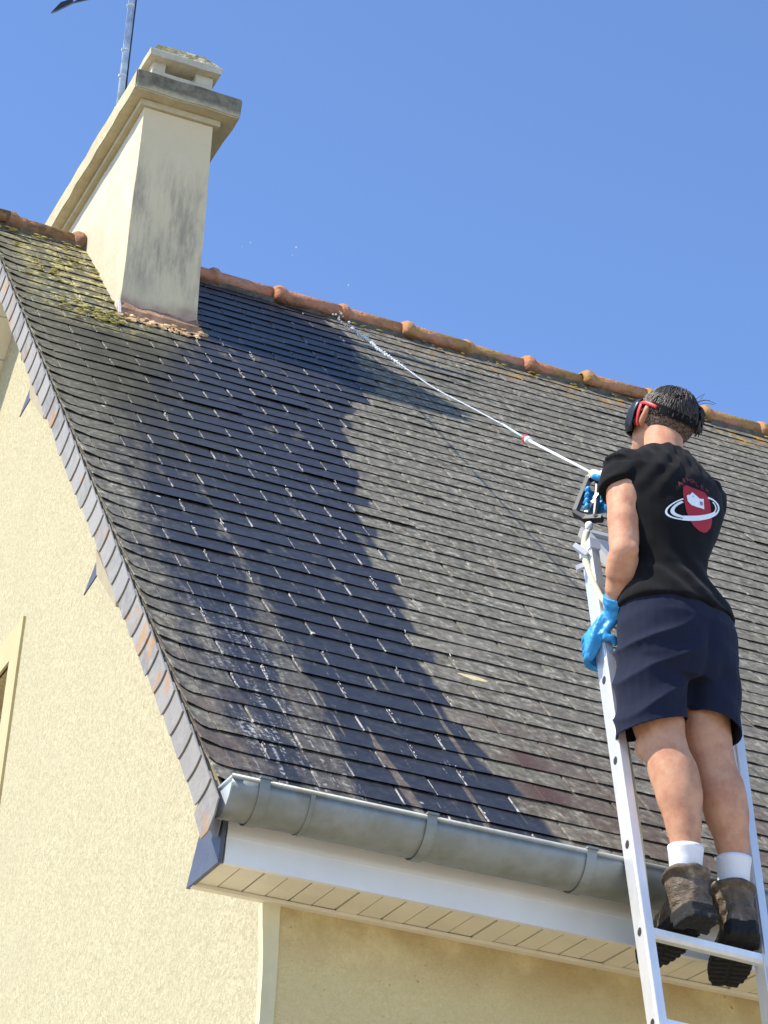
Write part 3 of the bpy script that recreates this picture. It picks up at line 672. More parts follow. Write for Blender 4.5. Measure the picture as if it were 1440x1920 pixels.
# fascia, soffit boards, cheek
g = G(); g.box(0.062, XE, 0.055, 0.075, Z0 - 0.184, Z0 - 0.02)
g.box(0.062, XE, 0.0515, 0.0548, Z0 - 0.109, Z0 - 0.02); fas = g.build('fascia', M['pvc'], house)
g = G(); g.box(0.05, XE, 0.27, 0.297, Z0 - 0.190, Z0 - 0.179); sof = g.build('soffit_trim', M['soffit'], house)
g = G(); g.box(0.05, XE, 0.076, 0.30, Z0 - 0.160, Z0 - 0.155); sof = g.build('soffit', M['dark'], house)
x = 0.055; k = 0
while x < 5.2:
    g = G(); dz = 0.0008 * ((k * 7) % 3)
    g.box(x, x + 0.0645, 0.077, 0.296, Z0 - 0.1785 + dz, Z0 - 0.166); g.box(x + 0.0685, x + 0.136, 0.077, 0.296, Z0 - 0.1775 + dz, Z0 - 0.166)
    g.build('soffit_board', M['soffit'], sof); x += 0.1415; k += 1
g = G(); g.prism([V(0.044, 0.315, -0.186), V(0.044, 0.057, -0.186), V(0.044, 0.045, -0.075), V(0.044, 0.03, -0.01), V(0.044, 0.215, -0.03), V(0.044, 0.25, -0.06)], (0.012, 0, 0))
g.build('slate_cheek', M['cheek'], house)
g = G(); g.prism([V(0.034, 0.145, -0.02), V(0.034, 0.02, -0.012), V(0.030, 0.052, -0.115), V(0.030, 0.072, -0.112), V(0.033, 0.12, -0.075)], (0.006, 0, 0)); g.build('verge_slate', M['verge'], roof)

# gutter: half-round zinc with rolled bead, hangers, seams and a stop end
gy, gz, gr = -0.035, -0.008, 0.085
def gut_ring(x, r0, r1):
    out = []
    for k in range(17): a = math.pi * k / 16; out.append(V(x, gy - r0 * math.cos(a), gz - r0 * math.sin(a)))
    for k in range(16, -1, -1): a = math.pi * k / 16; out.append(V(x, gy - r1 * math.cos(a), gz - r1 * math.sin(a)))
    return out
g = G(); gx0 = 0.004
NX = 90
g.loft([gut_ring(gx0 + (XE - gx0) * i / NX, gr + 0.0012 * noise.noise((i * .7, 0, 0)), gr - 0.003) for i in range(NX + 1)])
gut = g.build('gutter', M['zinc'], house, smooth=False)
gut.data.polygons.foreach_set('use_smooth', [True] * len(gut.data.polygons))
g = G(); g.tube([V(gx0, gy - gr + 0.004, gz + 0.006), V(XE, gy - gr + 0.004, gz + 0.006)], 0.0085, 10); g.build('rolled_bead', M['zinc'], gut, smooth=True)
g = G(); g.prism([V(gx0 + 0.004, gy - (gr - .004) * math.cos(math.pi * k / 14), gz - (gr - .004) * math.sin(math.pi * k / 14)) for k in range(15)], (0.003, 0, 0)); g.tube([V(gx0 + .004, gy - gr, gz + .006), V(gx0 + .004, gy + gr, gz + .006)], .007, 8); g.build('stop_end', plain('sun-lightened zinc', (0.62, 0.66, 0.68), 0.4, 0.06, 10, metal=0.3), gut)  # stop end lightened in its colour to stand for sun on it
for x in (0.082, 0.575, 1.068, 1.56, 2.05, 2.55, 3.04):
    g = G(); r_ = gr + 0.0060
    rings = []
    for k in range(-1, 18):
        a = math.pi * max(0, min(16, k)) / 16; up = 0.014 if k < 0 else (0.05 if k > 16 else 0)
        c, s_ = math.cos(a), math.sin(a)
        rings.append([V(x, gy - r_ * c, gz - r_ * s_ + up), V(x + 0.030, gy - r_ * c, gz - r_ * s_ + up), V(x + 0.030, gy - (r_ - .003) * c, gz - (r_ - .003) * s_ + up), V(x, gy - (r_ - .003) * c, gz - (r_ - .003) * s_ + up)])
    g.loft(rings); g.box(x - 0.002, x + 0.032, gy - gr - 0.014, gy - gr + 0.016, Z0 + gz + 0.012, Z0 + gz + 0.018); g.build('bracket', M['zinc'], gut)
for x in (0.232, 2.2):
    g = G(); g.loft([gut_ring(x, gr + .0028, gr + .0006), gut_ring(x + .012, gr + .0028, gr + .0006), gut_ring(x + .014, gr + .0015, gr + .0006)]); g.build('seam', M['zinc'], gut)

# ------------------------------------------------------------------ aerial on the chimney
ant = thing('tv_antenna', V(0.535, 4.30, 4.912), 'weathered steel aerial mast standing behind the chimney cap', 'antenna')
steel = plain('galvanised steel', (0.42, 0.47, 0.52), 0.5, 0.25, 26, metal=0.4)
g = G(); m0, m1 = V(0.545, 4.3, 4.913), V(0.528, 4.3, 6.35); g.tube([m0, m1], 0.0185, 14); g.build('mast', steel, ant, smooth=True)
g = G(); g.tube(bez([m0 + Vector((0.021, -0.005, 0.0)), V(0.562, 4.294, 5.2), V(0.556, 4.295, 5.45), V(0.551, 4.295, 5.9), V(0.548, 4.295, 6.3)], 6), 0.0062, 8); g.build('coax_cable', plain('black cable', (0.015, 0.015, 0.02), 0.5), ant, smooth=True)
g = G()
for z in (5.16, 5.36, 5.52, 5.80): g.tube([V(0.541 - (z - 4.9) * .012, 4.3, z), V(0.541 - (z - 4.9) * .012, 4.3, z + 0.012)], 0.0215, 12)
g.build('cable_tie', plain('pale tape', (0.55, 0.6, 0.62), 0.5), ant)
g = G(); g.bar(V(0.62, 4.3, 6.28), V(-0.10, 4.3, 5.98), (0, 0, 1), 0.018, 0.018); g.build('boom', steel, ant)
for k in range(5):
    g = G(); x = 0.42 - 0.13 * k; z = 6.28 - 0.2 * 0 - (0.62 - x) * 0.417
    g.bar(V(x, 4.02, z), V(x, 4.58, z), (0, 0, 1), 0.010, 0.010); g.build('element', steel, ant)
g = G(); g.prism([V(0.131, 4.30, 5.626), V(0.16, 4.30, 5.648), V(0.235, 4.30, 5.725), V(0.225, 4.30, 5.745), V(0.17, 4.30, 5.70)], (0, 0.02, 0)); g.prism([V(0.231, 4.304, 5.722), V(0.35, 4.304, 5.80), V(0.33, 4.304, 6.10), V(0.30, 4.304, 6.10), V(0.30, 4.304, 5.81)], (0, 0.012, 0)); g.build('reflector_arm', plain('dark plastic', (0.02, 0.022, 0.03), 0.5), ant)

# ------------------------------------------------------------------ ladder
TL = math.tan(R(11.0)); ly = lambda z: -0.150 + (z - 0.03) * TL
LD = Vector((0, math.sin(R(11)), math.cos(R(11))))
lad = thing('ladder', V(1.45, ly(-Z0), -Z0), 'narrow aluminium ladder leaning on the gutter under the man', 'ladder')
lx = lambda z: 1.180 - 0.066 * (z - 0.068) + 0.0125
rx_ = lambda z: 1.578 - 0.025 * (z + 0.246) + 0.0125
def stile(fx, z0, z1):
    a, b = V(fx(z0), ly(z0), z0), V(fx(z1), ly(z1), z1); d = (b - a)
    u = Vector((1, 0, 0)); u = (u - d.normalized() * d.normalized().dot(u)).normalized(); w_ = d.normalized().cross(u)
    prof = [(-.0125, -.032), (.0125, -.032), (.0125, -.026), (-.0075, -.024), (-.0075, -.006), (-.0055, -.003), (-.0055, .003), (-.0075, .006), (-.0075, .024), (.0125, .026), (.0125, .032), (-.0125, .032), (-.0125, .024), (-.0145, .021), (-.0145, -.021), (-.0125, -.024)]
    g = G(); g.prism([a + u * p - w_ * q for p, q in prof], d); return g
stile(lx, -Z0, 1.02).build('stile', M['alu'], lad); stile(rx_, -Z0, 0.62).build('stile', M['alu'], lad)
zr = -0.236; rungs = []
z = zr
while z > -Z0 + 0.1: rungs.append(z); z -= 0.268
rungs.append(zr + 3 * 0.268)
plug = plain('dark plastic plug', (0.03, 0.026, 0.026), 0.6)
for z in rungs:
    g = G(); a, b = V(lx(z) + .006, ly(z), z), V(rx_(z) - 0.010, ly(z), z - 0.012)
    P = []
    for dy, dz in ((-.020, .013), (.020, .013), (.020, -.005), (.012, -.014), (-.012, -.014), (-.020, -.005)): P.append(a + Vector((0, dy, dz)))
    g.prism(P, b - a)
    for q in (-.013, -.004, .005): g.prism([a + Vector((0, q, .013)), a + Vector((0, q + .005, .013)), a + Vector((0, q + .005, .0155)), a + Vector((0, q, .0155))], b - a)
    r = g.build('rung', M['alu'], lad)
for z in rungs + [zr + 0.268, zr + 2 * 0.268]:
    if z > -2.0:
        g = G(); c = V(lx(z) - 0.0155, ly(z), z); g.prism([c + Vector((0, .012 * math.cos(t) * 0.9, .013 * math.sin(t))) for t in [math.pi * 2 * k / 8 + .39 for k in range(8)]], (0.003, 0, 0)); g.build('rung_plug', plug, lad)
g = G(); zt_ = 1.02; c = V(lx(zt_), ly(zt_), zt_); g.bar(c - LD * 0.005, c + LD * 0.03, (1, 0, 0), 0.036, 0.07); g.bar(c + Vector((-.02, -.02, -.02)), c + Vector((-.055, .0, .01)), (0, 0, 1), 0.016, 0.02); g.bar(c + Vector((-.02, .0, -.05)), c + Vector((-.04, .01, -.06)), (0, 0, 1), 0.014, 0.02)
g.build('end_cap', plain('pale plastic', (0.62, 0.63, 0.66), 0.5), lad)
g = G(); g.box(lx(-Z0) - 0.02, lx(-Z0) + 0.02, ly(-Z0) - 0.04, ly(-Z0) + 0.04, 0.0, 0.05); g.box(rx_(-Z0) - 0.02, rx_(-Z0) + 0.02, ly(-Z0) - 0.04, ly(-Z0) + 0.04, 0.0, 0.05); g.build('rubber_foot', plug, lad)

# ------------------------------------------------------------------ the man on the ladder
man = thing('person', V(1.42, -0.12, -0.215), 'man in black T-shirt, navy shorts and blue gloves spraying from the ladder', 'person')
def skin_mat():
    k = NT('skin'); n = k.noise(16, 5, rough=0.65); n2 = k.noise(60, 3)
    k.col(k.mix(k.step(n, 0.35, 0.7), (0.57, 0.305, 0.18), (0.45, 0.20, 0.115))); k.rough(0.62); k.spec(0.25)
    k.b.inputs['Subsurface Weight'].default_value = 0.08; k.b.inputs['Subsurface Radius'].default_value = (0.012, 0.004, 0.002); k.b.inputs['Subsurface Scale'].default_value = 0.6
    k.bump(n2, 0.0008); return k.m
def cloth(name, a, b, bscale=900, rough=0.9):
    k = NT(name); n = k.noise(7, 4); k.col(k.mix(n, a, b)); k.rough(rough); k.spec(0.15)
    k.b.inputs['Sheen Weight'].default_value = 0.05; k.bump(k.noise(bscale, 2), 0.0006); return k.m
M['skin'] = skin_mat(); M['tee'] = cloth('black cotton', (0.0035, 0.0034, 0.0040), (0.006, 0.0055, 0.006)); M['navy'] = cloth('navy cotton twill', (0.008, 0.0105, 0.026), (0.013, 0.0165, 0.036), 700)
def glove_mat():
    k = NT('blue nitrile'); n = k.noise(30, 4); k.col(k.mix(n, (0.03, 0.26, 0.56), (0.05, 0.36, 0.70))); k.rough(0.38); k.spec(0.5); k.bump(k.noise(55, 4, dist=1.5), 0.002); return k.m
M['glove'] = glove_mat(); M['hair'] = plain('dark brown hair', (0.030, 0.022, 0.016), 0.5, 0.45, 70, spec=0.4)
def fade_mat():
    k = NT('clipped hair'); n = k.noise(160, 3); k.col(k.mix(k.step(n, 0.35, 0.65), (0.035, 0.026, 0.02), (0.16, 0.105, 0.075))); k.rough(0.8); k.spec(0.2); k.bump(n, 0.001); return k.m
M['fade'] = fade_mat()

FR = Vector((0.985, 0.17, 0)).normalized()             # his right
FF = Vector((-0.17, 0.985, 0)).normalized()            # the way he faces
UP = Vector((0, 0, 1))
def ell(c, rx, ry, n=28, ex=2.3, tilt=0.0, r=FR, f=FF):
    """horizontal body section, a slightly square ellipse"""
    out = []; u = UP * math.cos(tilt) - f * math.sin(tilt); ff = f * math.cos(tilt) + UP * math.sin(tilt)
    for k in range(n):
        a = 2 * math.pi * k / n; c_, s_ = math.cos(a), math.sin(a)
        out.append(c + r * rx * math.copysign(abs(c_) ** (2 / ex), c_) + ff * ry * math.copysign(abs(s_) ** (2 / ex), s_))
    return out
TORSO = [  # x, y, z, half width, half depth
    (1.327, -.160, .575, .090, .060), (1.325, -.165, .640, .172, .128), (1.324, -.160, .720, .176, .130), (1.310, -.150, .800, .148, .110),
    (1.284, -.142, .880, .116, .100), (1.282, -.132, .970, .130, .106), (1.290, -.124, 1.060, .160, .116), (1.298, -.118, 1.150, .182, .120),
    (1.299, -.108, 1.220, .176, .108), (1.300, -.102, 1.265, .140, .088), (1.303, -.096, 1.300, .090, .066)]
SHL, SHR = V(1.148, -.130, 1.205), V(1.446, -.075, 1.225)
ELL, WRL = V(1.117, -.205, .916), V(1.156, -.095, .790)
ELR, WRR = V(1.462, .085, 1.075), V(1.262, .085, 1.185)
LEG_L = [(V(1.248, -.150, .650), .088), (V(1.248, -.155, .52), .080), (V(1.258, -.172, .42), .078), (V(1.266, -.192, .345), .068), (V(1.274, -.204, .300), .067), (V(1.289, -.222, .235), .071), (V(1.299, -.234, .175), .067), (V(1.309, -.240, .095), .053), (V(1.316, -.243, .025), .043), (V(1.319, -.240, -.06), .039), (V(1.325, -.225, -.15), .035)]
LEG_R = [(V(1.408, -.145, .650), .088), (V(1.418, -.150, .52), .079), (V(1.424, -.160, .42), .074), (V(1.436, -.176, .330), .066), (V(1.444, -.184, .285), .065), (V(1.459, -.196, .225), .069), (V(1.471, -.202, .165), .065), (V(1.486, -.202, .095), .051), (V(1.496, -.198, .030), .042), (V(1.501, -.190, -.06), .035), (V(1.506, -.175, -.15), .035)]
def dens(L, n=4):
    P = bez([p for p, r in L], n); r = [q for _, q in L]; rr_ = []
    for i in range(len(P)):
        t = i / n; a = int(min(t, len(r) - 2)); u = t - a; u = u * u * (3 - 2 * u); rr_.append(r[a] * (1 - u) + r[a + 1] * u)
    return P, rr_
b = G()
b.loft([ell(V(x, y, z), w_, d_) for x, y, z, w_, d_ in TORSO])
for L in (LEG_L, LEG_R):
    P, r = dens(L); b.tube(P, r, 18)
# kneecaps, calf bellies
for L, sg in ((LEG_L, -1), (LEG_R, 1)):
    b.ball(L[3][0] + FF * 0.030 - FR * 0.026 + Vector((0, 0, -.012)), Vector((.046, .040, .044))); b.ball(L[5][0] - FF * 0.020 + FR * 0.020 * -sg + Vector((0, 0, -.01)), Vector((.042, .045, .080))); b.ball(L[5][0] - FF * 0.018 + FR * 0.022 * sg, Vector((.038, .043, .075)))
def arm(sh, el, wr, k=1.0):
    d1 = (el - sh); d2 = (wr - el)
    b.tube(bez([sh - d1 * 0.02 + UP * .0, sh + d1 * 0.25, sh + d1 * 0.55, sh + d1 * 0.85, el], 4), [.056 * k] * 3 + [.053 * k] * 3 + [.050 * k] * 4 + [.046 * k] * 4 + [.043 * k] * 3, 18)
    b.tube(bez([el - d2 * 0.02, el + d2 * 0.22, el + d2 * 0.5, el + d2 * 0.8, wr + d2 * .15], 4), [.042 * k] * 2 + [.047 * k] * 3 + [.048 * k] * 3 + [.043 * k] * 4 + [.036 * k] * 3 + [.031 * k] * 2, 18)
    b.ball(el, .044 * k)
arm(SHL, ELL, WRL); arm(SHR, ELR, WRR, 0.95)
b.ball(SHL + Vector((.01, .01, .01)), Vector((.062, .066, .068))); b.ball(SHR + Vector((-.01, 0, .01)), Vector((.062, .066, .068)))
b.ball(ELL + Vector((0.012, -.030, -.004)), Vector((.022, .018, .028)))
# deltoid bulk and triceps
b.ball(SHL + (ELL - SHL) * .38 + Vector((0.004, -.018, 0)), Vector((.046, .044, .09)))
# neck and head: head tipped back, looking up along the jet
HC = V(1.326, -.045, 1.482); pit = R(26); yaw = R(-17)
HR = Matrix.Rotation(-yaw, 3, 'Z') @ Matrix.Rotation(pit, 3, 'X')
hd = lambda x, y, z: HC + HR @ Vector((x, y, z))       # head space: x right, y face, z crown
b.tube(bez([V(1.302, -.098, 1.27), V(1.306, -.088, 1.34), V(1.316, -.066, 1.41), V(1.324, -.05, 1.46)], 4), [.080, .074, .068, .064, .062, .061, .061, .061, .061, .061, .062, .062, .062], 18)
b.ball(hd(0, -.012, .018), Vector((.077, .097, .090)), 24, 16, HR)
b.ball(hd(0, .030, -.045), Vector((.061, .066, .078)), 20, 14, HR)
b.ball(hd(0, .062, -.095), Vector((.034, .030, .028)), 14, 10, HR)          # chin
b.ball(hd(0, .080, .028), Vector((.046, .020, .020)), 14, 8, HR)            # brow
b.tube([hd(0, .090, .015), hd(0, .108, -.020), hd(0, .114, -.036), hd(0, .095, -.045)], [.010, .013, .016, .010], 10)  # nose
b.ball(hd(-.017, .088, -.064), Vector((.018, .010, .006)), 10, 6, HR); b.ball(hd(.017, .088, -.064), Vector((.018, .010, .006)), 10, 6, HR); b.ball(hd(0, .086, -.075), Vector((.024, .010, .007)), 10, 6, HR)
for sg in (-1, 1):
    b.ball(hd(sg * .040, .074, -.012), Vector((.022, .016, .018)), 10, 8, HR)  # cheekbones
    b.ball(hd(sg * .032, .080, .008), Vector((.014, .012, .010)), 10, 8, HR)   # eyes under the mask
    b.tube(bez([hd(sg * .072, .012, -.034), hd(sg * .083, .004, -.022), hd(sg * .089, -.008, .004), hd(sg * .085, -.006, .024), hd(sg * .075, .012, .026)], 4), [.008, .009, .009, .010, .010, .010, .010, .010, .010, .011, .011, .010, .010, .010, .009, .009, .008][:17], 8)
    b.ball(hd(sg * .079, .004, -.004), Vector((.010, .014, .026)), 10, 8, HR)
body = b.build('body', M['skin'], man, remesh=0.0055, relax=6)

# T-shirt: torso shell and two sleeves, creased
def wr_(p, fr, seed=0.0): return noise.noise(Vector((p.x * fr, p.y * fr, p.z * fr + seed)))
g = G()
SH = [(1.318, -.158, .770, .188, .146), (1.309, -.153, .815, .172, .138), (1.287, -.144, .885, .136, .120), (1.279, -.140, .930, .131, .118), (1.281, -.136, .975, .142, .120), (1.291, -.128, 1.060, .172, .129), (1.299, -.120, 1.150, .192, .132), (1.299, -.110, 1.222, .192, .124), (1.300, -.100, 1.275, .162, .106), (1.304, -.094, 1.318, .108, .088), (1.308, -.086, 1.345, .084, .080)]
g.loft([ell(V(x, y, z), w_, d_, 32) for x, y, z, w_, d_ in SH])
g.tube(bez([SHL + Vector((.05, .01, .045)), SHL + Vector((0.005, 0, .008)), SHL + (ELL - SHL) * 0.13, SHL + (ELL - SHL) * 0.20], 4), [.072] * 3 + [.077] * 3 + [.077] * 3 + [.076] * 4, 20); g.ball(SHL + Vector((.026, .004, .022)), Vector((.084, .082, .078))); g.ball(SHR + Vector((-.030, .0, .018)), Vector((.082, .080, .076)))
g.tube(bez([SHR + Vector((-.05, .0, .04)), SHR, SHR + (ELR - SHR) * 0.25, SHR + (ELR - SHR) * 0.42], 4), [.068] * 3 + [.080] * 3 + [.078] * 3 + [.074] * 4, 20)
def tee_tune(p, n):
    z = p.z - Z0
    side = (p - V(1.297, -.12, z)).dot(FR)
    a = 0.0030 * wr_(p, 9) + 0.0020 * wr_(p, 24, 4)
    # drag folds from the left armpit and round the waist
    fold = math.sin((z * 1.0 + side * 0.9) * 62 + 2.5 * wr_(p, 4)) * 0.0034 * max(0, min(1, (1.02 - z) / .16)) 
    dr = math.sin((z - side * 1.4) * 70 + 2 * wr_(p, 5)) * 0.0028 * max(0, min(1, (z - 1.08) / .1)) * max(0, min(1, (0.06 - side) / .1))
    nk = math.sin(side * 150 + wr_(p, 6) * 3) * 0.0022 * max(0, min(1, (z - 1.20) / .06)) * (1 if n.y < 0.3 else 0)
    return p + n * (a + fold + dr + nk)
tee = g.build('t_shirt', M['tee'], man, remesh=0.006, relax=5, tune=tee_tune)
g = G(); g.tube([V(1.309 + .080 * math.cos(t) , -.084 + .076 * math.sin(t), 1.348 + .006 * math.sin(t)) for t in [2 * math.pi * k / 28 for k in range(29)]], .0065, 8); g.build('collar', M['tee'], tee, smooth=True)

# print on the back, draped onto the shirt
deps = bpy.context.evaluated_depsgraph_get(); anchor = ANCHOR['person']
bvh = BVHTree.FromPolygons([v.co + anchor for v in tee.data.vertices], [tuple(p.vertices) for p in tee.data.polygons])
pc = V(1.354, -.24, 1.098); pr = (FR * 0.97 + FF * -0.10).normalized(); pu = UP
def drape(pts2, off):
    out = []
    for x, y in pts2:
        o_ = pc + pr * x + pu * y - FF * 0.25; h = bvh.ray_cast(o_, FF)
        q = h[0] if h[0] is not None else pc + pr * x + pu * y
        out.append(q - FF * off)
    return out
def decal(name, polys, mat, off, parent=tee):
    bm = bmesh.new()
    for poly in polys:
        vs_ = [bm.verts.new((x, y, 0)) for x, y in poly]; bm.faces.new(vs_)
    bmesh.ops.triangulate(bm, faces=bm.faces[:])
    for _ in range(3):
        ed = [e for e in bm.edges if e.calc_length() > 0.009]
        if not ed: break
        bmesh.ops.subdivide_edges(bm, edges=ed, cuts=1); bmesh.ops.triangulate(bm, faces=bm.faces[:])
    bm.verts.index_update(); P = drape([(v.co.x, v.co.y) for v in bm.verts], off); F = [tuple(v.index for v in f.verts) for f in bm.faces]; bm.free()
    top = G(); top.add(P, F); return top.build(name, mat, parent) if parent is None else top_build(top, name, mat, parent)
def top_build(gg, name, mat, parent):
    o = obj(name, [p - anchor for p in gg.v], gg.f, mat, parent); return o
red = plain('red print', (0.34, 0.010, 0.022), 0.7, 0.05, 20); white = plain('white print', (0.74, 0.78, 0.80), 0.7, 0.04, 20); dred = plain('dark red print', (0.16, 0.018, 0.02), 0.7, 0.05, 20); grey = plain('grey print', (0.22, 0.27, 0.34), 0.7)
def rotp(pts, a): return [(x * math.cos(a) - y * math.sin(a), x * math.sin(a) + y * math.cos(a)) for x, y in pts]
LK, LA = 1 / 5750.0, R(17)
def lg(pts):                                   # emblem units -> metres on the back
    return [(x * 2.32e-4 - .016, x * .85e-4 + y * 2.08e-4) for x, y in pts]
def flip(pts): return [(x - 725, 765 - y) for x, y in pts]
oval = lg(flip([(475, 420), (500, 390), (545, 385), (690, 440), (850, 510), (920, 590), (955, 690), (970, 820), (992, 960), (965, 1080), (900, 1150), (830, 1165), (740, 1130), (645, 1050), (590, 975), (535, 830), (505, 700), (478, 520)]))
decal('red_oval', [oval], red, .0022)
def ringq(a0, a1, o_, i_, n=24, c=(-38, -5), rot=R(3)):
    out = []
    for k in range(n):
        t0, t1 = a0 + (a1 - a0) * k / n, a0 + (a1 - a0) * (k + 1) / n
        q = [(o_[0] * math.cos(t0), o_[1] * math.sin(t0)), (o_[0] * math.cos(t1), o_[1] * math.sin(t1)), (i_[0] * math.cos(t1), i_[1] * math.sin(t1)), (i_[0] * math.cos(t0), i_[1] * math.sin(t0))]
        out.append(lg([(x + c[0], y + c[1]) for x, y in rotp(q, rot)]))
    return out
decal('white_ring', ringq(R(116), R(262), (468, 202), (440, 180)) + ringq(R(262), R(420), (468, 205), (428, 172)), white, .0034)
decal('white_ring', ringq(R(125), R(238), (398, 172), (345, 138)) + ringq(R(318), R(395), (398, 165), (372, 146)), white, .0034)
decal('white_ring', ringq(R(238), R(330), (468, 206), (395, 122)), white, .0040)
hs = lg(flip([(530, 560), (560, 545), (575, 555), (622, 508), (740, 618), (818, 622), (832, 790), (700, 752), (600, 715), (545, 655)]))
decal('white_house', [hs], white, .0044)
decal('grey_window', [lg(flip([(745, 665), (800, 670), (805, 730), (752, 722)]))], grey, .0054); decal('grey_window', [lg(flip([(620, 585), (632, 562), (648, 588)]))], grey, .0054)
try:
    polys = []
    LET = {'A': [((0, 0), (.5, 1)), ((.5, 1), (1, 0)), ((.2, .4), (.8, .4))], 'I': [((.5, 0), (.5, 1))], 'M': [((0, 0), (0, 1)), ((0, 1), (.5, .4)), ((.5, .4), (1, 1)), ((1, 1), (1, 0))], 'P': [((0, 0), (0, 1)), ((0, 1), (.9, .9)), ((.9, .9), (.9, .5)), ((.9, .5), (0, .45))], 'L': [((0, 1), (0, 0)), ((0, 0), (.9, 0))], 'E': [((0, 0), (0, 1)), ((0, 1), (.9, 1)), ((0, .5), (.7, .5)), ((0, 0), (.9, 0))], 'X': [((0, 0), (1, 1)), ((0, 1), (1, 0))]}
    word = 'AIMPLEX'
    for i, ch in enumerate(word):
        ux, uy = [(455, 385), (520, 335), (595, 335), (675, 360), (745, 400), (825, 455), (900, 500)][i]; cx, cy = lg(flip([(ux, uy)]))[0]; rot = LA + R(8) - R(7) * i
        for (a, c_) in LET[ch]:
            w2, h2, th_ = .0125, .015, .0014
            A_ = Vector(((a[0] - .5) * w2, a[1] * h2)); B_ = Vector(((c_[0] - .5) * w2, c_[1] * h2)); d = (B_ - A_).normalized(); nn = Vector((-d.y, d.x)) * th_
            polys.append([(cx + x, cy + y) for x, y in rotp([tuple(A_ + nn), tuple(A_ - nn), tuple(B_ - nn), tuple(B_ + nn)], rot)])
    decal('red_lettering', polys, dred, .0026)
except Exception as e: print('letters', e)

# shorts
g = G()
WS = [(1.312, -.152, .820, .160, .116), (1.317, -.156, .78, .172, .128), (1.322, -.162, .72, .182, .146), (1.324, -.165, .64, .184, .146), (1.326, -.167, .585, .180, .138), (1.328, -.165, .535, .160, .118)]
g.loft([ell(V(x, y, z), w_, d_, 32, 2.4) for x, y, z, w_, d_ in WS])
def legtube(pts, r):
    P = bez([p for p in pts], 5); rr_ = []
    for i in range(len(P)):
        t = i / 5; a = int(min(t, len(r) - 2)); u = t - a; rr_.append((r[a][0] * (1 - u) + r[a + 1][0] * u, r[a][1] * (1 - u) + r[a + 1][1] * u))
    g.tube(P, rr_, 24, ref=FR)
legtube([V(1.245, -.160, .640), V(1.240, -.163, .55), V(1.240, -.168, .46), V(1.238, -.172, .335)], [(.104, .126), (.105, .120), (.105, .113), (.105, .108)])
legtube([V(1.412, -.156, .640), V(1.418, -.158, .55), V(1.426, -.164, .46), V(1.434, -.168, .335)], [(.098, .126), (.095, .119), (.090, .110), (.088, .104)])
def sh_tune(p, n):
    z = p.z - Z0; side = (p - V(1.325, -.16, z)).dot(FR); d = 0.0035 * wr_(p, 8) + 0.0018 * wr_(p, 26, 3)
    L = max(0, min(1, (-side - .0) / .06)); Rr = max(0, min(1, side / .06))
    ph = (z * 1.0 - side * 0.75) * 58 + 2.6 * wr_(p, 5)
    tri = (abs(((ph / (2 * math.pi)) % 1) * 2 - 1) ** 2.4)
    amp = 0.013 * L * max(0, min(1, (.72 - z) / .08)) * max(0.15, min(1, (z - .33) / .1))
    d += tri * amp - amp * .4
    ph2 = (z * 0.8 + side * 1.1) * 44 + 2 * wr_(p, 4, 8); d += math.sin(ph2) * .0035 * Rr * max(0, min(1, (.7 - z) / .1))
    d += 0.004 * math.sin(z * 60 + 3 * wr_(p, 6)) * max(0, min(1, (z - .73) / .06))
    # seam between the buttocks
    d -= 0.012 * math.exp(-(side - .008) ** 2 / .0004) * max(0, min(1, (.74 - z) / .08)) * (1 if n.y < 0 else 0)
    return p + n * d
sho = g.build('shorts', M['navy'], man, remesh=0.0052, relax=3, tune=sh_tune)
# cut the leg openings: drop the flat ends so the cloth is a shell
bm = bmesh.new(); bm.from_mesh(sho.data)
for sg, p0, p1 in ((-1, V(1.130, -.17, .352), V(1.349, -.17, .425)), (1, V(1.357, -.165, .462), V(1.512, -.165, .405))):
    d_ = (p1 - p0).normalized(); no = d_.cross(Vector((0, 1, 0))); no = no if no.z > 0 else -no
    fs_ = [f for f in bm.faces if ((f.calc_center_median() + anchor - V(1.340, -.16, 0)).dot(FR) * sg > 0) and f.calc_center_median().z + anchor.z - Z0 < .54]
    ge = list({x for f in fs_ for x in (*f.verts, *f.edges)}) + fs_
    bmesh.ops.bisect_plane(bm, geom=ge, plane_co=p0 - anchor, plane_no=no, clear_inner=True)
bm.to_mesh(sho.data); bm.free()
q = sho.modifiers.new('t', 'SOLIDIFY'); q.thickness = 0.003; q.offset = -1
g = G(); g.prism([V(1.352, -.286, .470), V(1.385, -.280, .462), V(1.386, -.279, .476), V(1.353, -.285, .484)], (0, 0.002, 0)); g.build('side_label', plain('grey label', (0.2, 0.23, 0.28), 0.7), sho)

# socks
sock_m = NT('white sock'); nn_ = sock_m.noise(60, 3); sock_m.col(sock_m.mix(nn_, (0.70, 0.69, 0.68), (0.80, 0.79, 0.77))); sock_m.rough(0.95); sock_m.spec(0.1)
sock_m.bump(nn_, 0.001)
def sock(top, an, r0, r1):
    g = G(); d = an - top; n = 40; rings = []
    for k in range(9):
        t = k / 8; c = top + d * t; r = r0 * (1 - t) + r1 * t + (.0025 if k < 2 else 0)
        rings.append([c + Vector((math.cos(2 * math.pi * i / n), math.sin(2 * math.pi * i / n), 0)) * (r + (.0016 * (1 if i % 2 else -1) if k > 1 else 0)) for i in range(n)])
    g.loft(rings); return g.build('sock', sock_m.m, man, smooth=True)
sock(V(1.3165, -.242, .022), V(1.321, -.237, -.076), .0490, .0410); sock(V(1.4975, -.197, .040), V(1.503, -.184, -.068), .0480, .0410)

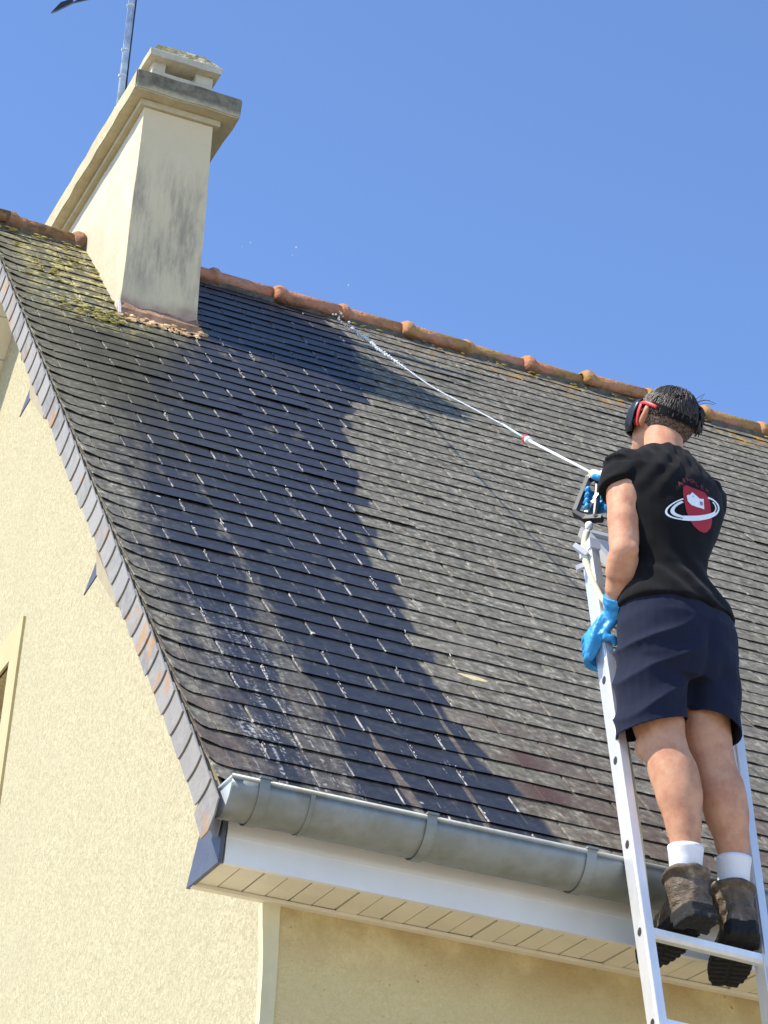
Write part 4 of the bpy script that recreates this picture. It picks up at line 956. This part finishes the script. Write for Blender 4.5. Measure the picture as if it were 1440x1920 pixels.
# boots
def leather():
    k = NT('scuffed brown leather'); n = k.noise(18, 5, rough=0.7); n2 = k.noise(45, 3, stretch=(1, 1, 2.2), dist=1.0)
    c = k.mix(k.step(n, 0.35, 0.7), (0.085, 0.060, 0.040), (0.19, 0.145, 0.100)); c = k.mix(k.math('MULTIPLY', k.step(n, 0.56, 0.68), 0.6), c, (0.33, 0.275, 0.20))
    k.col(c); k.rough(0.72); k.spec(0.3); k.bump(k.math('ADD', n2, k.math('MULTIPLY', n, .6)), 0.006); return k.m
M['leather'] = leather(); M['sole'] = plain('black rubber sole', (0.007, 0.0065, 0.006), 0.85, 0.3, 60, bumpd=0.002)
def boot(heel, yawd, ank):
    """heel: middle of the heel's back edge on the tread; yawd: direction of the toes"""
    f = Vector(yawd).normalized(); r = Vector((f.y, -f.x, 0)); H = Vector(heel); pt_ = R(13); f, UP = f * math.cos(pt_) - Vector((0, 0, math.sin(pt_))), Vector((0, 0, math.cos(pt_))) + f * math.sin(pt_)
    W = lambda x, y, z: H + r * x + f * y + UP * z
    prof = [(-.012, .034), (.015, .046), (.06, .050), (.11, .048), (.16, .052), (.21, .057), (.25, .055), (.29, .044), (.312, .025)]
    g = G()
    # sole with heel block and lugs
    def outline(z, grow, y0, y1):
        L, R_ = [], []
        for y, hw in prof:
            if y0 <= y <= y1: L.append(W(-hw - grow, y, z)); R_.append(W(hw + grow, y, z))
        return R_ + L[::-1]
    gs = G(); gs.prism(outline(.010, .003, -1, 1), UP * .030); gs.prism(outline(-.008, .003, -1, .085), UP * .020)
    rr = random.Random(5)
    for y, hw in [(.105 + .024 * q, (.047, .050, .053, .056, .057, .056, .052, .047, .035)[q]) for q in range(9)]:
        for sg in (-1, 1):
            gs.prism([W(sg * (hw + .005), y - .008, .002), W(sg * (hw + .002), y + .008, .002), W(sg * hw * .12, y + .005, .002), W(sg * hw * .12, y - .010, .002)], UP * .012)
    for y, hw in prof[:3]:
        for sg in (-1, 1): gs.prism([W(sg * (hw + .005), y - .008, -.011), W(sg * (hw + .005), y + .010, -.011), W(sg * hw * .4, y + .010, -.011), W(sg * hw * .4, y - .008, -.011)], UP * .016)
    # upper: foot and shaft
    def sec(y, hw, h0, h1):
        return [W(hw * math.copysign(abs(math.cos(t)) ** .75, math.cos(t)), y, h0 + (h1 - h0) * (max(0, math.sin(t)) ** .75)) for t in [math.pi * k / 12 for k in range(13)]]
    g.loft([sec(y, hw * .97, .030, h) for (y, hw), h in zip(prof, (.095, .115, .125, .120, .106, .094, .084, .072, .054))])
    A_ = Vector(ank)
    sh = []
    for t, ra, rb in ((0, .054, .066), (.3, .054, .066), (.6, .055, .064), (.85, .058, .064), (1, .059, .065)):
        c = W(0, .062, .06) * (1 - t) + A_ * t
        sh.append([c + r * ra * math.cos(2 * math.pi * k / 20) + f * rb * math.sin(2 * math.pi * k / 20) for k in range(20)])
    g.loft(sh)
    g.tube([A_ + r * .056 * math.cos(2 * math.pi * k / 20) + f * .062 * math.sin(2 * math.pi * k / 20) + UP * (-.004) for k in range(21)], .011, 8)
    # folded tongue and padded seam
    g.tube(bez([W(-.018, .115, .135), W(-.012, .105, .165), W(.0, .098, .185)], 3), .014, 8)
    def tn(p, n):
        z = (p - H).dot(UP); return p + n * ((0.007 * (abs(noise.noise(Vector((p.x * 9, p.y * 9, p.z * 30)))) - .25) + 0.0025 * math.sin(z * 150 + 6 * wr_(p, 14))) * max(0, min(1, (z - .05) / .03)) + .0022 * wr_(p, 40))
    o = g.build('boot', M['leather'], man, remesh=0.0045, relax=3, tune=tn)
    s = gs.build('sole', M['sole'], man, remesh=0.0032, relax=3, tune=lambda p, n: p + n * .0012 * wr_(p, 60)); s.parent = o
    lc = G()
    for k in range(5):
        y = .115 + .022 * k; h = .118 - .010 * k
        lc.tube([W(-.026, y, h - .012), W(0, y + .004, h + .004), W(.026, y, h - .012)], .003, 6)
    l = lc.build('lace', M['tee'], man); l.parent = o
    return o
ZSOLE = -.219
boot(V(1.340, -.300, ZSOLE + .026), (-0.03, 1.0, 0), V(1.3225, -.232, -.058)); boot(V(1.500, -.245, ZSOLE + .024), (0.34, 0.94, 0), V(1.5035, -.180, -.050))

# gloves
def hand(name, palm, fingers, thumb, cuff, mat=M['glove'], fr=.0108):
    g = G()
    g.loft(palm)
    for f in fingers:
        P = bez(f, 3); n = len(P); g.tube(P, [fr * (1.08 - .28 * k / (n - 1)) for k in range(n)], 10); g.ball(P[-1], fr * .82, 8, 6)
    P = bez(thumb, 3); n = len(P); g.tube(P, [fr * (1.35 - .42 * k / (n - 1)) for k in range(n)], 10); g.ball(P[-1], fr * .95, 8, 6)
    g.loft(cuff)
    return g.build(name, mat, man, remesh=0.0036, relax=2, tune=lambda p, n: p + n * (.0016 * wr_(p, 45) + .0010 * wr_(p, 110)))
def psec(c, a, b_, wa, wb, n=14): return [c + a * wa * math.copysign(abs(math.cos(2 * math.pi * k / n)) ** .7, math.cos(2 * math.pi * k / n)) + b_ * wb * math.copysign(abs(math.sin(2 * math.pi * k / n)) ** .8, math.sin(2 * math.pi * k / n)) for k in range(n)]
# left: round the left stile
sd = LD                                        # along the stile, index finger uppermost
ctr = V(lx(.672), ly(.672), .672)
K = [ctr + Vector((-.050, .020, 0)) + sd * o_ for o_ in (.040, .016, -.008, -.031)]
ax_f = (Vector((-.050, .020, 0)) + ctr - WRL).normalized()
W0 = WRL + Vector((-.002, 0, 0))
pl = []
for t, wa, wb in ((0, .030, .028), (.3, .036, .027), (.65, .047, .026), (1.0, .050, .022)):
    c = W0 * (1 - t) + (ctr + Vector((-.046, .012, 0)) + sd * .004) * t
    aa = (sd * (0.35 + .65 * t) + Vector((.7, -.5, .2)) * (1 - t) * .6).normalized(); d_ = ax_f; bb = d_.cross(aa).normalized(); pl.append(psec(c, aa, bb, wa, wb))
fin = []
for k, kk in enumerate(K):
    ln = (1.0, 1.08, 1.02, .85)[k]
    fin.append([kk + Vector((.006, -.02, .0)), kk, kk + Vector((.020, .034 * ln, -.006)), kk + Vector((.046, .036 * ln, -.012)), kk + Vector((.056, .024, -.014))])
dA = (WRL - ELL).normalized(); u1 = dA.cross(Vector((0, 0, 1))).normalized(); u2 = dA.cross(u1)
def cuffr(wr, d, back, r0, r1, flare):
    out = []
    for t, r in ((0, flare), (.06, r0 * 1.02), (.35, r0), (.62, r1), (1, r1 * .94)):
        c = wr - d * back * (1 - t * 1.45) ; out.append([c + u1_ * r * math.cos(2 * math.pi * k / 18) + u2_ * r * math.sin(2 * math.pi * k / 18) for k in range(18)])
    return out
u1_, u2_ = u1, u2
hand('glove', pl, fin, [WRL + Vector((.012, .008, -.020)), ctr + Vector((-.026, -.042, .030)), ctr + Vector((.0, -.052, .020)), ctr + Vector((.012, -.045, .010))], cuffr(WRL + dA * .012, dA, .042, .045, .037, .048))
# right: round the spray gun's grip
gA, gB = V(1.178, .10, 1.322), V(1.154, .062, 1.165); gd = (gA - gB).normalized()
gc = gA * .45 + gB * .55
K = [gc + Vector((.030, -.006, 0)) + gd * o_ for o_ in (.040, .015, -.010, -.034)]
dR = (WRR - ELR).normalized()
pl = []
for t, wa, wb in ((0, .028, .026), (.35, .036, .022), (.7, .045, .021), (1.0, .047, .018)):
    c = WRR * (1 - t) + (gc + Vector((.026, -.014, 0))) * t
    d_ = (gc - WRR).normalized(); bb = d_.cross(gd).normalized(); pl.append(psec(c, gd, bb, wa, wb))
fin = [[kk + Vector((.0, -.02, 0)), kk + Vector((.004, .012, 0)), kk + Vector((-.016, .040, -.004)), kk + Vector((-.052, .030, -.008)), kk + Vector((-.062, .006, -.010))] for kk in K]
u1_ = dR.cross(Vector((0, 0, 1))).normalized(); u2_ = dR.cross(u1_)
hand('glove', pl, fin, [WRR + Vector((-.02, -.01, .01)), gc + Vector((.020, -.030, .040)), gc + Vector((-.004, -.032, .052)), gc + Vector((-.022, -.020, .058))], cuffr(WRR + dR * .012, dR, .065, .042, .034, .046))

# hair: clipped back and sides, longer locks on top
g = G()
def skull(a, e, k=1.0):                        # azimuth from the face (0) round to the back (pi), elevation
    return hd(.0785 * k * math.sin(a) * math.cos(e), -.012 + .0985 * k * math.cos(a) * math.cos(e), .018 + .092 * k * math.sin(e))
n = 40; rings = []
for e in (-.95, -.75, -.5, -.25, -.05, .15, .35):
    ring = []
    for k in range(n + 1):
        a = R(72) + (2 * math.pi - R(144)) * k / n
        lo = max(0, math.cos(a - math.pi)); ee = e if e > -.2 else -.2 + (e + .2) * (0.35 + .65 * lo ** .7)
        ring.append(skull(a, ee, 1.035))
    rings.append(ring)
v = [p for r_ in rings for p in r_]; f = [(i * (n + 1) + k, i * (n + 1) + k + 1, (i + 1) * (n + 1) + k + 1, (i + 1) * (n + 1) + k) for i in range(len(rings) - 1) for k in range(n)]
g.add(v, f); fd = g.build('clipped_hair', M['fade'], man, smooth=True); q = fd.modifiers.new('t', 'SOLIDIFY'); q.thickness = .004; q.offset = 0
g = G(); rr = random.Random(9)
rings = []
for e in (.02, .18, .38, .62, .88, 1.15, 1.40, 1.54):
    rings.append([skull(2 * math.pi * k / 36, e + .05 * math.cos(2 * math.pi * k / 36), 1.055 + .05 * math.sin(e)) for k in range(36)])
g.loft(rings)
for k in range(2300):
    a = rr.uniform(0, 2 * math.pi); e = math.asin(rr.uniform(.02, .99)); p0 = skull(a, e, 1.045 + .04 * math.sin(e))
    sw = .10 * noise.noise((math.cos(a) * 2, math.sin(a) * 2, e * 3)); da = rr.gauss(0, .05) + sw; de = -rr.uniform(.25, .45); lf = 1.07 + .055 * math.sin(e) + rr.gauss(0, .010)
    p1 = skull(a + da * .4, e + de * .45, lf + .012); p2 = skull(a + da, max(-.10, e + de), lf - .010 + rr.uniform(-.012, .016))
    g.tube(bez([p0, p1, p2], 3), [.0020, .0025, .0026, .0025, .0021, .0014, .0005], 4)
for k in range(150):                            # tuft standing out at the back right
    a = R(128) + rr.gauss(0, .24); e = rr.uniform(.12, .75); p0 = skull(a, e, 1.05); p1 = skull(a + .05, e - .12, 1.20 + rr.gauss(0, .02)); p2 = skull(a + .08, e - .36, 1.24 + rr.gauss(0, .04))
    g.tube(bez([p0, p1, p2], 3), [.0036, .0042, .0042, .0040, .0034, .0022, .0008], 4)
for k in range(5):                             # stray hairs
    p0 = skull(R(150) + rr.gauss(0, .1), .75 + rr.gauss(0, .1), 1.12); g.tube(bez([p0, p0 + Vector((.01 + .006 * k, .0, .016)), p0 + Vector((.016 + .012 * k, -.01, .030 - .006 * k))], 3), .0009, 4)
g.build('hair', M['hair'], man, smooth=True)

# face shield mask with strap
g = G(); rings = []
for z, k in ((.048, 1.0), (.030, 1.12), (.0, 1.16), (-.035, 1.12), (-.060, 1.0)):
    rings.append([hd(.088 * k * math.sin(a), .002 + .118 * k * math.cos(a), z) for a in [R(-76) + R(152) * i / 20 for i in range(21)]])
v = [p for r_ in rings for p in r_]; f = [(i * 21 + k, i * 21 + k + 1, (i + 1) * 21 + k + 1, (i + 1) * 21 + k) for i in range(4) for k in range(20)]
g.add(v, f); gog = g.build('goggles', plain('black goggle plastic', (0.012, 0.012, 0.014), 0.35, 0.1, 20), man, smooth=True); q = gog.modifiers.new('t', 'SOLIDIFY'); q.thickness = .004
def band(name, a0, a1, z0a, z0b, hw, k, mat, par):
    g = G(); N = 36; rings = []
    for i in range(N + 1):
        t = i / N; a = a0 + (a1 - a0) * t; z = z0a + (z0b - z0a) * math.sin(math.pi * t)
        c = lambda kk, zz: hd(.0785 * kk * math.sin(a), -.012 + .0985 * kk * math.cos(a), zz)
        rings.append([c(k, z - hw), c(k + .035, z - hw), c(k + .035, z + hw), c(k, z + hw)])
    g.loft(rings); o = g.build(name, mat, man); o.parent = par; return o
band('strap', R(95), R(265), .030, .016, .013, 1.085, M['tee'], gog)
redp = plain('red plastic', (0.62, 0.028, 0.028), 0.45, 0.08, 20)
for sg in (1, -1):
    g = G(); P = bez([hd(sg * .090, .030, .030), hd(sg * .094, .004, .034), hd(sg * .092, -.030, .030), hd(sg * .086, -.048, .026)], 4); g.tube(P, [(.003, .0058)] * len(P), 10, ref=HR @ Vector((1, 0, 0)))
    P = bez([hd(sg * .092, .022, .030), hd(sg * .095, .018, .004), hd(sg * .090, .016, -.026), hd(sg * .082, .014, -.040)], 4); g.tube(P, [(.003, .0065)] * 6 + [(.003, .005)] * (len(P) - 6), 10, ref=HR @ Vector((1, 0, 0)))
    o = g.build('temple', redp, man, smooth=True); o.parent = gog

# ------------------------------------------------------------------ spray gun and hose
P1, QN = V(1.1594, .10, 1.3275), V(1.2085, .70, 1.7466); dl = (QN - P1).normalized()
lan = thing('spray_lance', gc, 'white spray lance with black trigger gun held in the blue right glove', 'spray lance')
blk = plain('black gun plastic', (0.014, 0.014, 0.018), 0.45, 0.15, 30); wpl = plain('white plastic', (0.78, 0.79, 0.74), 0.4, 0.05, 20); ylw = plain('yellow green plastic', (0.66, 0.70, 0.28), 0.4, 0.08, 30)
g = G(); g.tube([P1, QN], .0047, 12); g.build('lance_tube', wpl, lan, smooth=True)
g = G(); g.tube([QN - dl * .012, QN + dl * .006], .0135, 14); g.build('coupling', wpl, lan, smooth=True)
g = G(); g.tube([QN + dl * .006, QN + dl * .026], .0155, 14); g.build('coupling_nut', redp, lan, smooth=True)
J0 = V(1.1786, .8372, 1.8624); J0 = QN + (J0 - QN) * 1.0
g = G(); g.tube([QN + dl * .02, J0], [.0038, .0032], 10); g.build('nozzle_tube', plain('pale blue tube', (0.55, 0.80, 0.78), 0.35, 0.12, 16), lan, smooth=True)
g = G(); g.tube([P1 - dl * .022, P1 + dl * .012], .0115, 12); g.ball(P1 - dl * .004, .0140, 12, 8); g.build('lance_nut', ylw, lan, smooth=True)
g = G(); g.tube(bez([P1 - dl * .016, P1 - dl * .06 + Vector((.012, 0, .004)), V(1.186, .03, 1.315)], 4), [.016] * 4 + [.019] * 5, 12); g.build('gun_body', plain('pale gun metal', (0.70, 0.70, 0.64), 0.35, 0.08, 20), lan, smooth=True)
f1, f2, f3, f4 = V(1.156, .125, 1.318), V(1.1110, .115, 1.189), V(1.131, .088, 1.155), V(1.155, .055, 1.150)
nrm_ = (f2 - gA).cross(gB - gA).normalized()
g = G()
for a_, b_, w1, w2 in ((gA + Vector((-.004, .004, .006)), f1, .016, .022), (f1, f2, .013, .024), (f2 - (f1 - f2) * .06, f3, .012, .024), (f3, f4 + Vector((.012, -.006, 0)), .015, .024)):
    d_ = (b_ - a_).normalized(); g.bar(a_ - d_ * .004, b_ + d_ * .004, nrm_, w2, w1)
pth = bez([gA, gc, gB, f4], 5); g.tube(pth, .0105, 10); g.build('gun_frame', blk, lan, smooth=False)
g = G(); g.bar(V(1.131, .080, 1.176), V(1.163, .072, 1.245), (.8, .5, 0), .006, .011); g.build('trigger', plain('bare metal', (0.60, 0.60, 0.58), 0.4, 0.1, 30, metal=0.4), lan)
g = G(); g.tube([V(1.143, .072, 1.150), V(1.136, .068, 1.130), V(1.1345, .066, 1.116), V(1.128, .063, 1.100)], [.008, .0125, .0125, .007], 12); g.tube([V(1.128, .063, 1.10), V(1.121, .06, 1.085)], .0095, 12); g.build('hose_fitting', white, lan, smooth=True)
hp = bez([V(1.124, .061, 1.095), V(1.114, .053, 1.055), V(1.108, .044, 1.020), V(1.109, .030, .985), V(1.119, .004, .915), V(1.133, -.030, .845), V(1.146, -.050, .80), V(1.165, -.02, .70), V(1.205, -.01, .55), V(1.23, -.09, .2), V(1.235, -.24, -.4), V(1.22, -.60, -1.6), V(1.15, -1.0, -3.2), V(1.0, -1.3, -4.16)], 6)
g = G(); g.tube(hp, .0098, 12); hm = NT('cloudy hose'); hm.col((0.70, 0.69, 0.42)); hm.rough(0.35); hm.b.inputs['Subsurface Weight'].default_value = .2; hm.b.inputs['Subsurface Radius'].default_value = (.01, .01, .006)
g.build('hose', hm.m, lan, smooth=True)

# ------------------------------------------------------------------ the jet
jet = [J0, V(1.248, 1.3589, 2.2237), V(1.3644, 1.9607, 2.6306), V(1.4866, 2.5661, 3.0596), V(1.5961, 3.1118, 3.4466), V(1.6825, 3.5547, 3.7699), V(1.7723, 4.0249, 4.1058), V(1.852, 4.45, 4.405)]
P = bez(jet, 24); g = G(); rr = random.Random(4); N = len(P)
cut = int(N * .52); rad = [.0024 + .0014 * i / N + .0010 * noise.noise((i * .8, 0, 0)) for i in range(cut)]; rad[-1] = .001
g.tube(P[:cut], rad, 8); stream = g; g = G()
i = N * .18
while i < N - 1:
    t = i / N; c = P[int(i)].lerp(P[int(i) + 1], i % 1)
    cl = .5 + noise.noise((t * 30, 0, 0)); dense = (1.25 if .45 < t < .86 else .7)
    for q in range(1 + int(2.2 * dense * max(.2, cl + .4))):
        sp = .0012 + .0038 * t * t; p = c + (P[int(i) + 1] - P[int(i)]).normalized() * rr.gauss(0, .03) + Vector((rr.gauss(0, sp), 0, rr.gauss(0, sp)))
        r = (.0015 + .0032 * t) * (.55 if t > .9 else 1) * rr.uniform(.5, 1.35) * (.6 + .5 * max(.2, cl)) * dense
        g.ball(p, Vector((r, r * rr.uniform(1.2, 2.6), r * rr.uniform(.8, 1.7))), 6, 4)
    i += .55 * (.6 + 1.6 * t)
for k in range(16):                            # splash on the tiles
    c = jet[-1] + Vector((rr.gauss(0, .020), rr.gauss(-.03, .04), rr.gauss(-.005, .020))); g.ball(c, rr.uniform(.003, .008), 6, 4)
for k in range(5):
    c = V(1.60 + rr.gauss(0, .16), 4.5, 4.70 + rr.gauss(0, .05)); g.ball(c, rr.uniform(.003, .006), 6, 4)
wj = NT('foaming water'); wj.col((0.88, 0.91, 0.92)); wj.rough(0.12); wj.b.inputs['IOR'].default_value = 1.33; wj.b.inputs['Transmission Weight'].default_value = 0.45
jt = thing('water_jet', J0, 'white jet of spray crossing the slates to the ridge tiles', 'water jet')
stream.build('stream', wj.m, jt, smooth=True); o = g.build('droplets', wj.m, jt, smooth=True); o['kind'] = 'stuff'
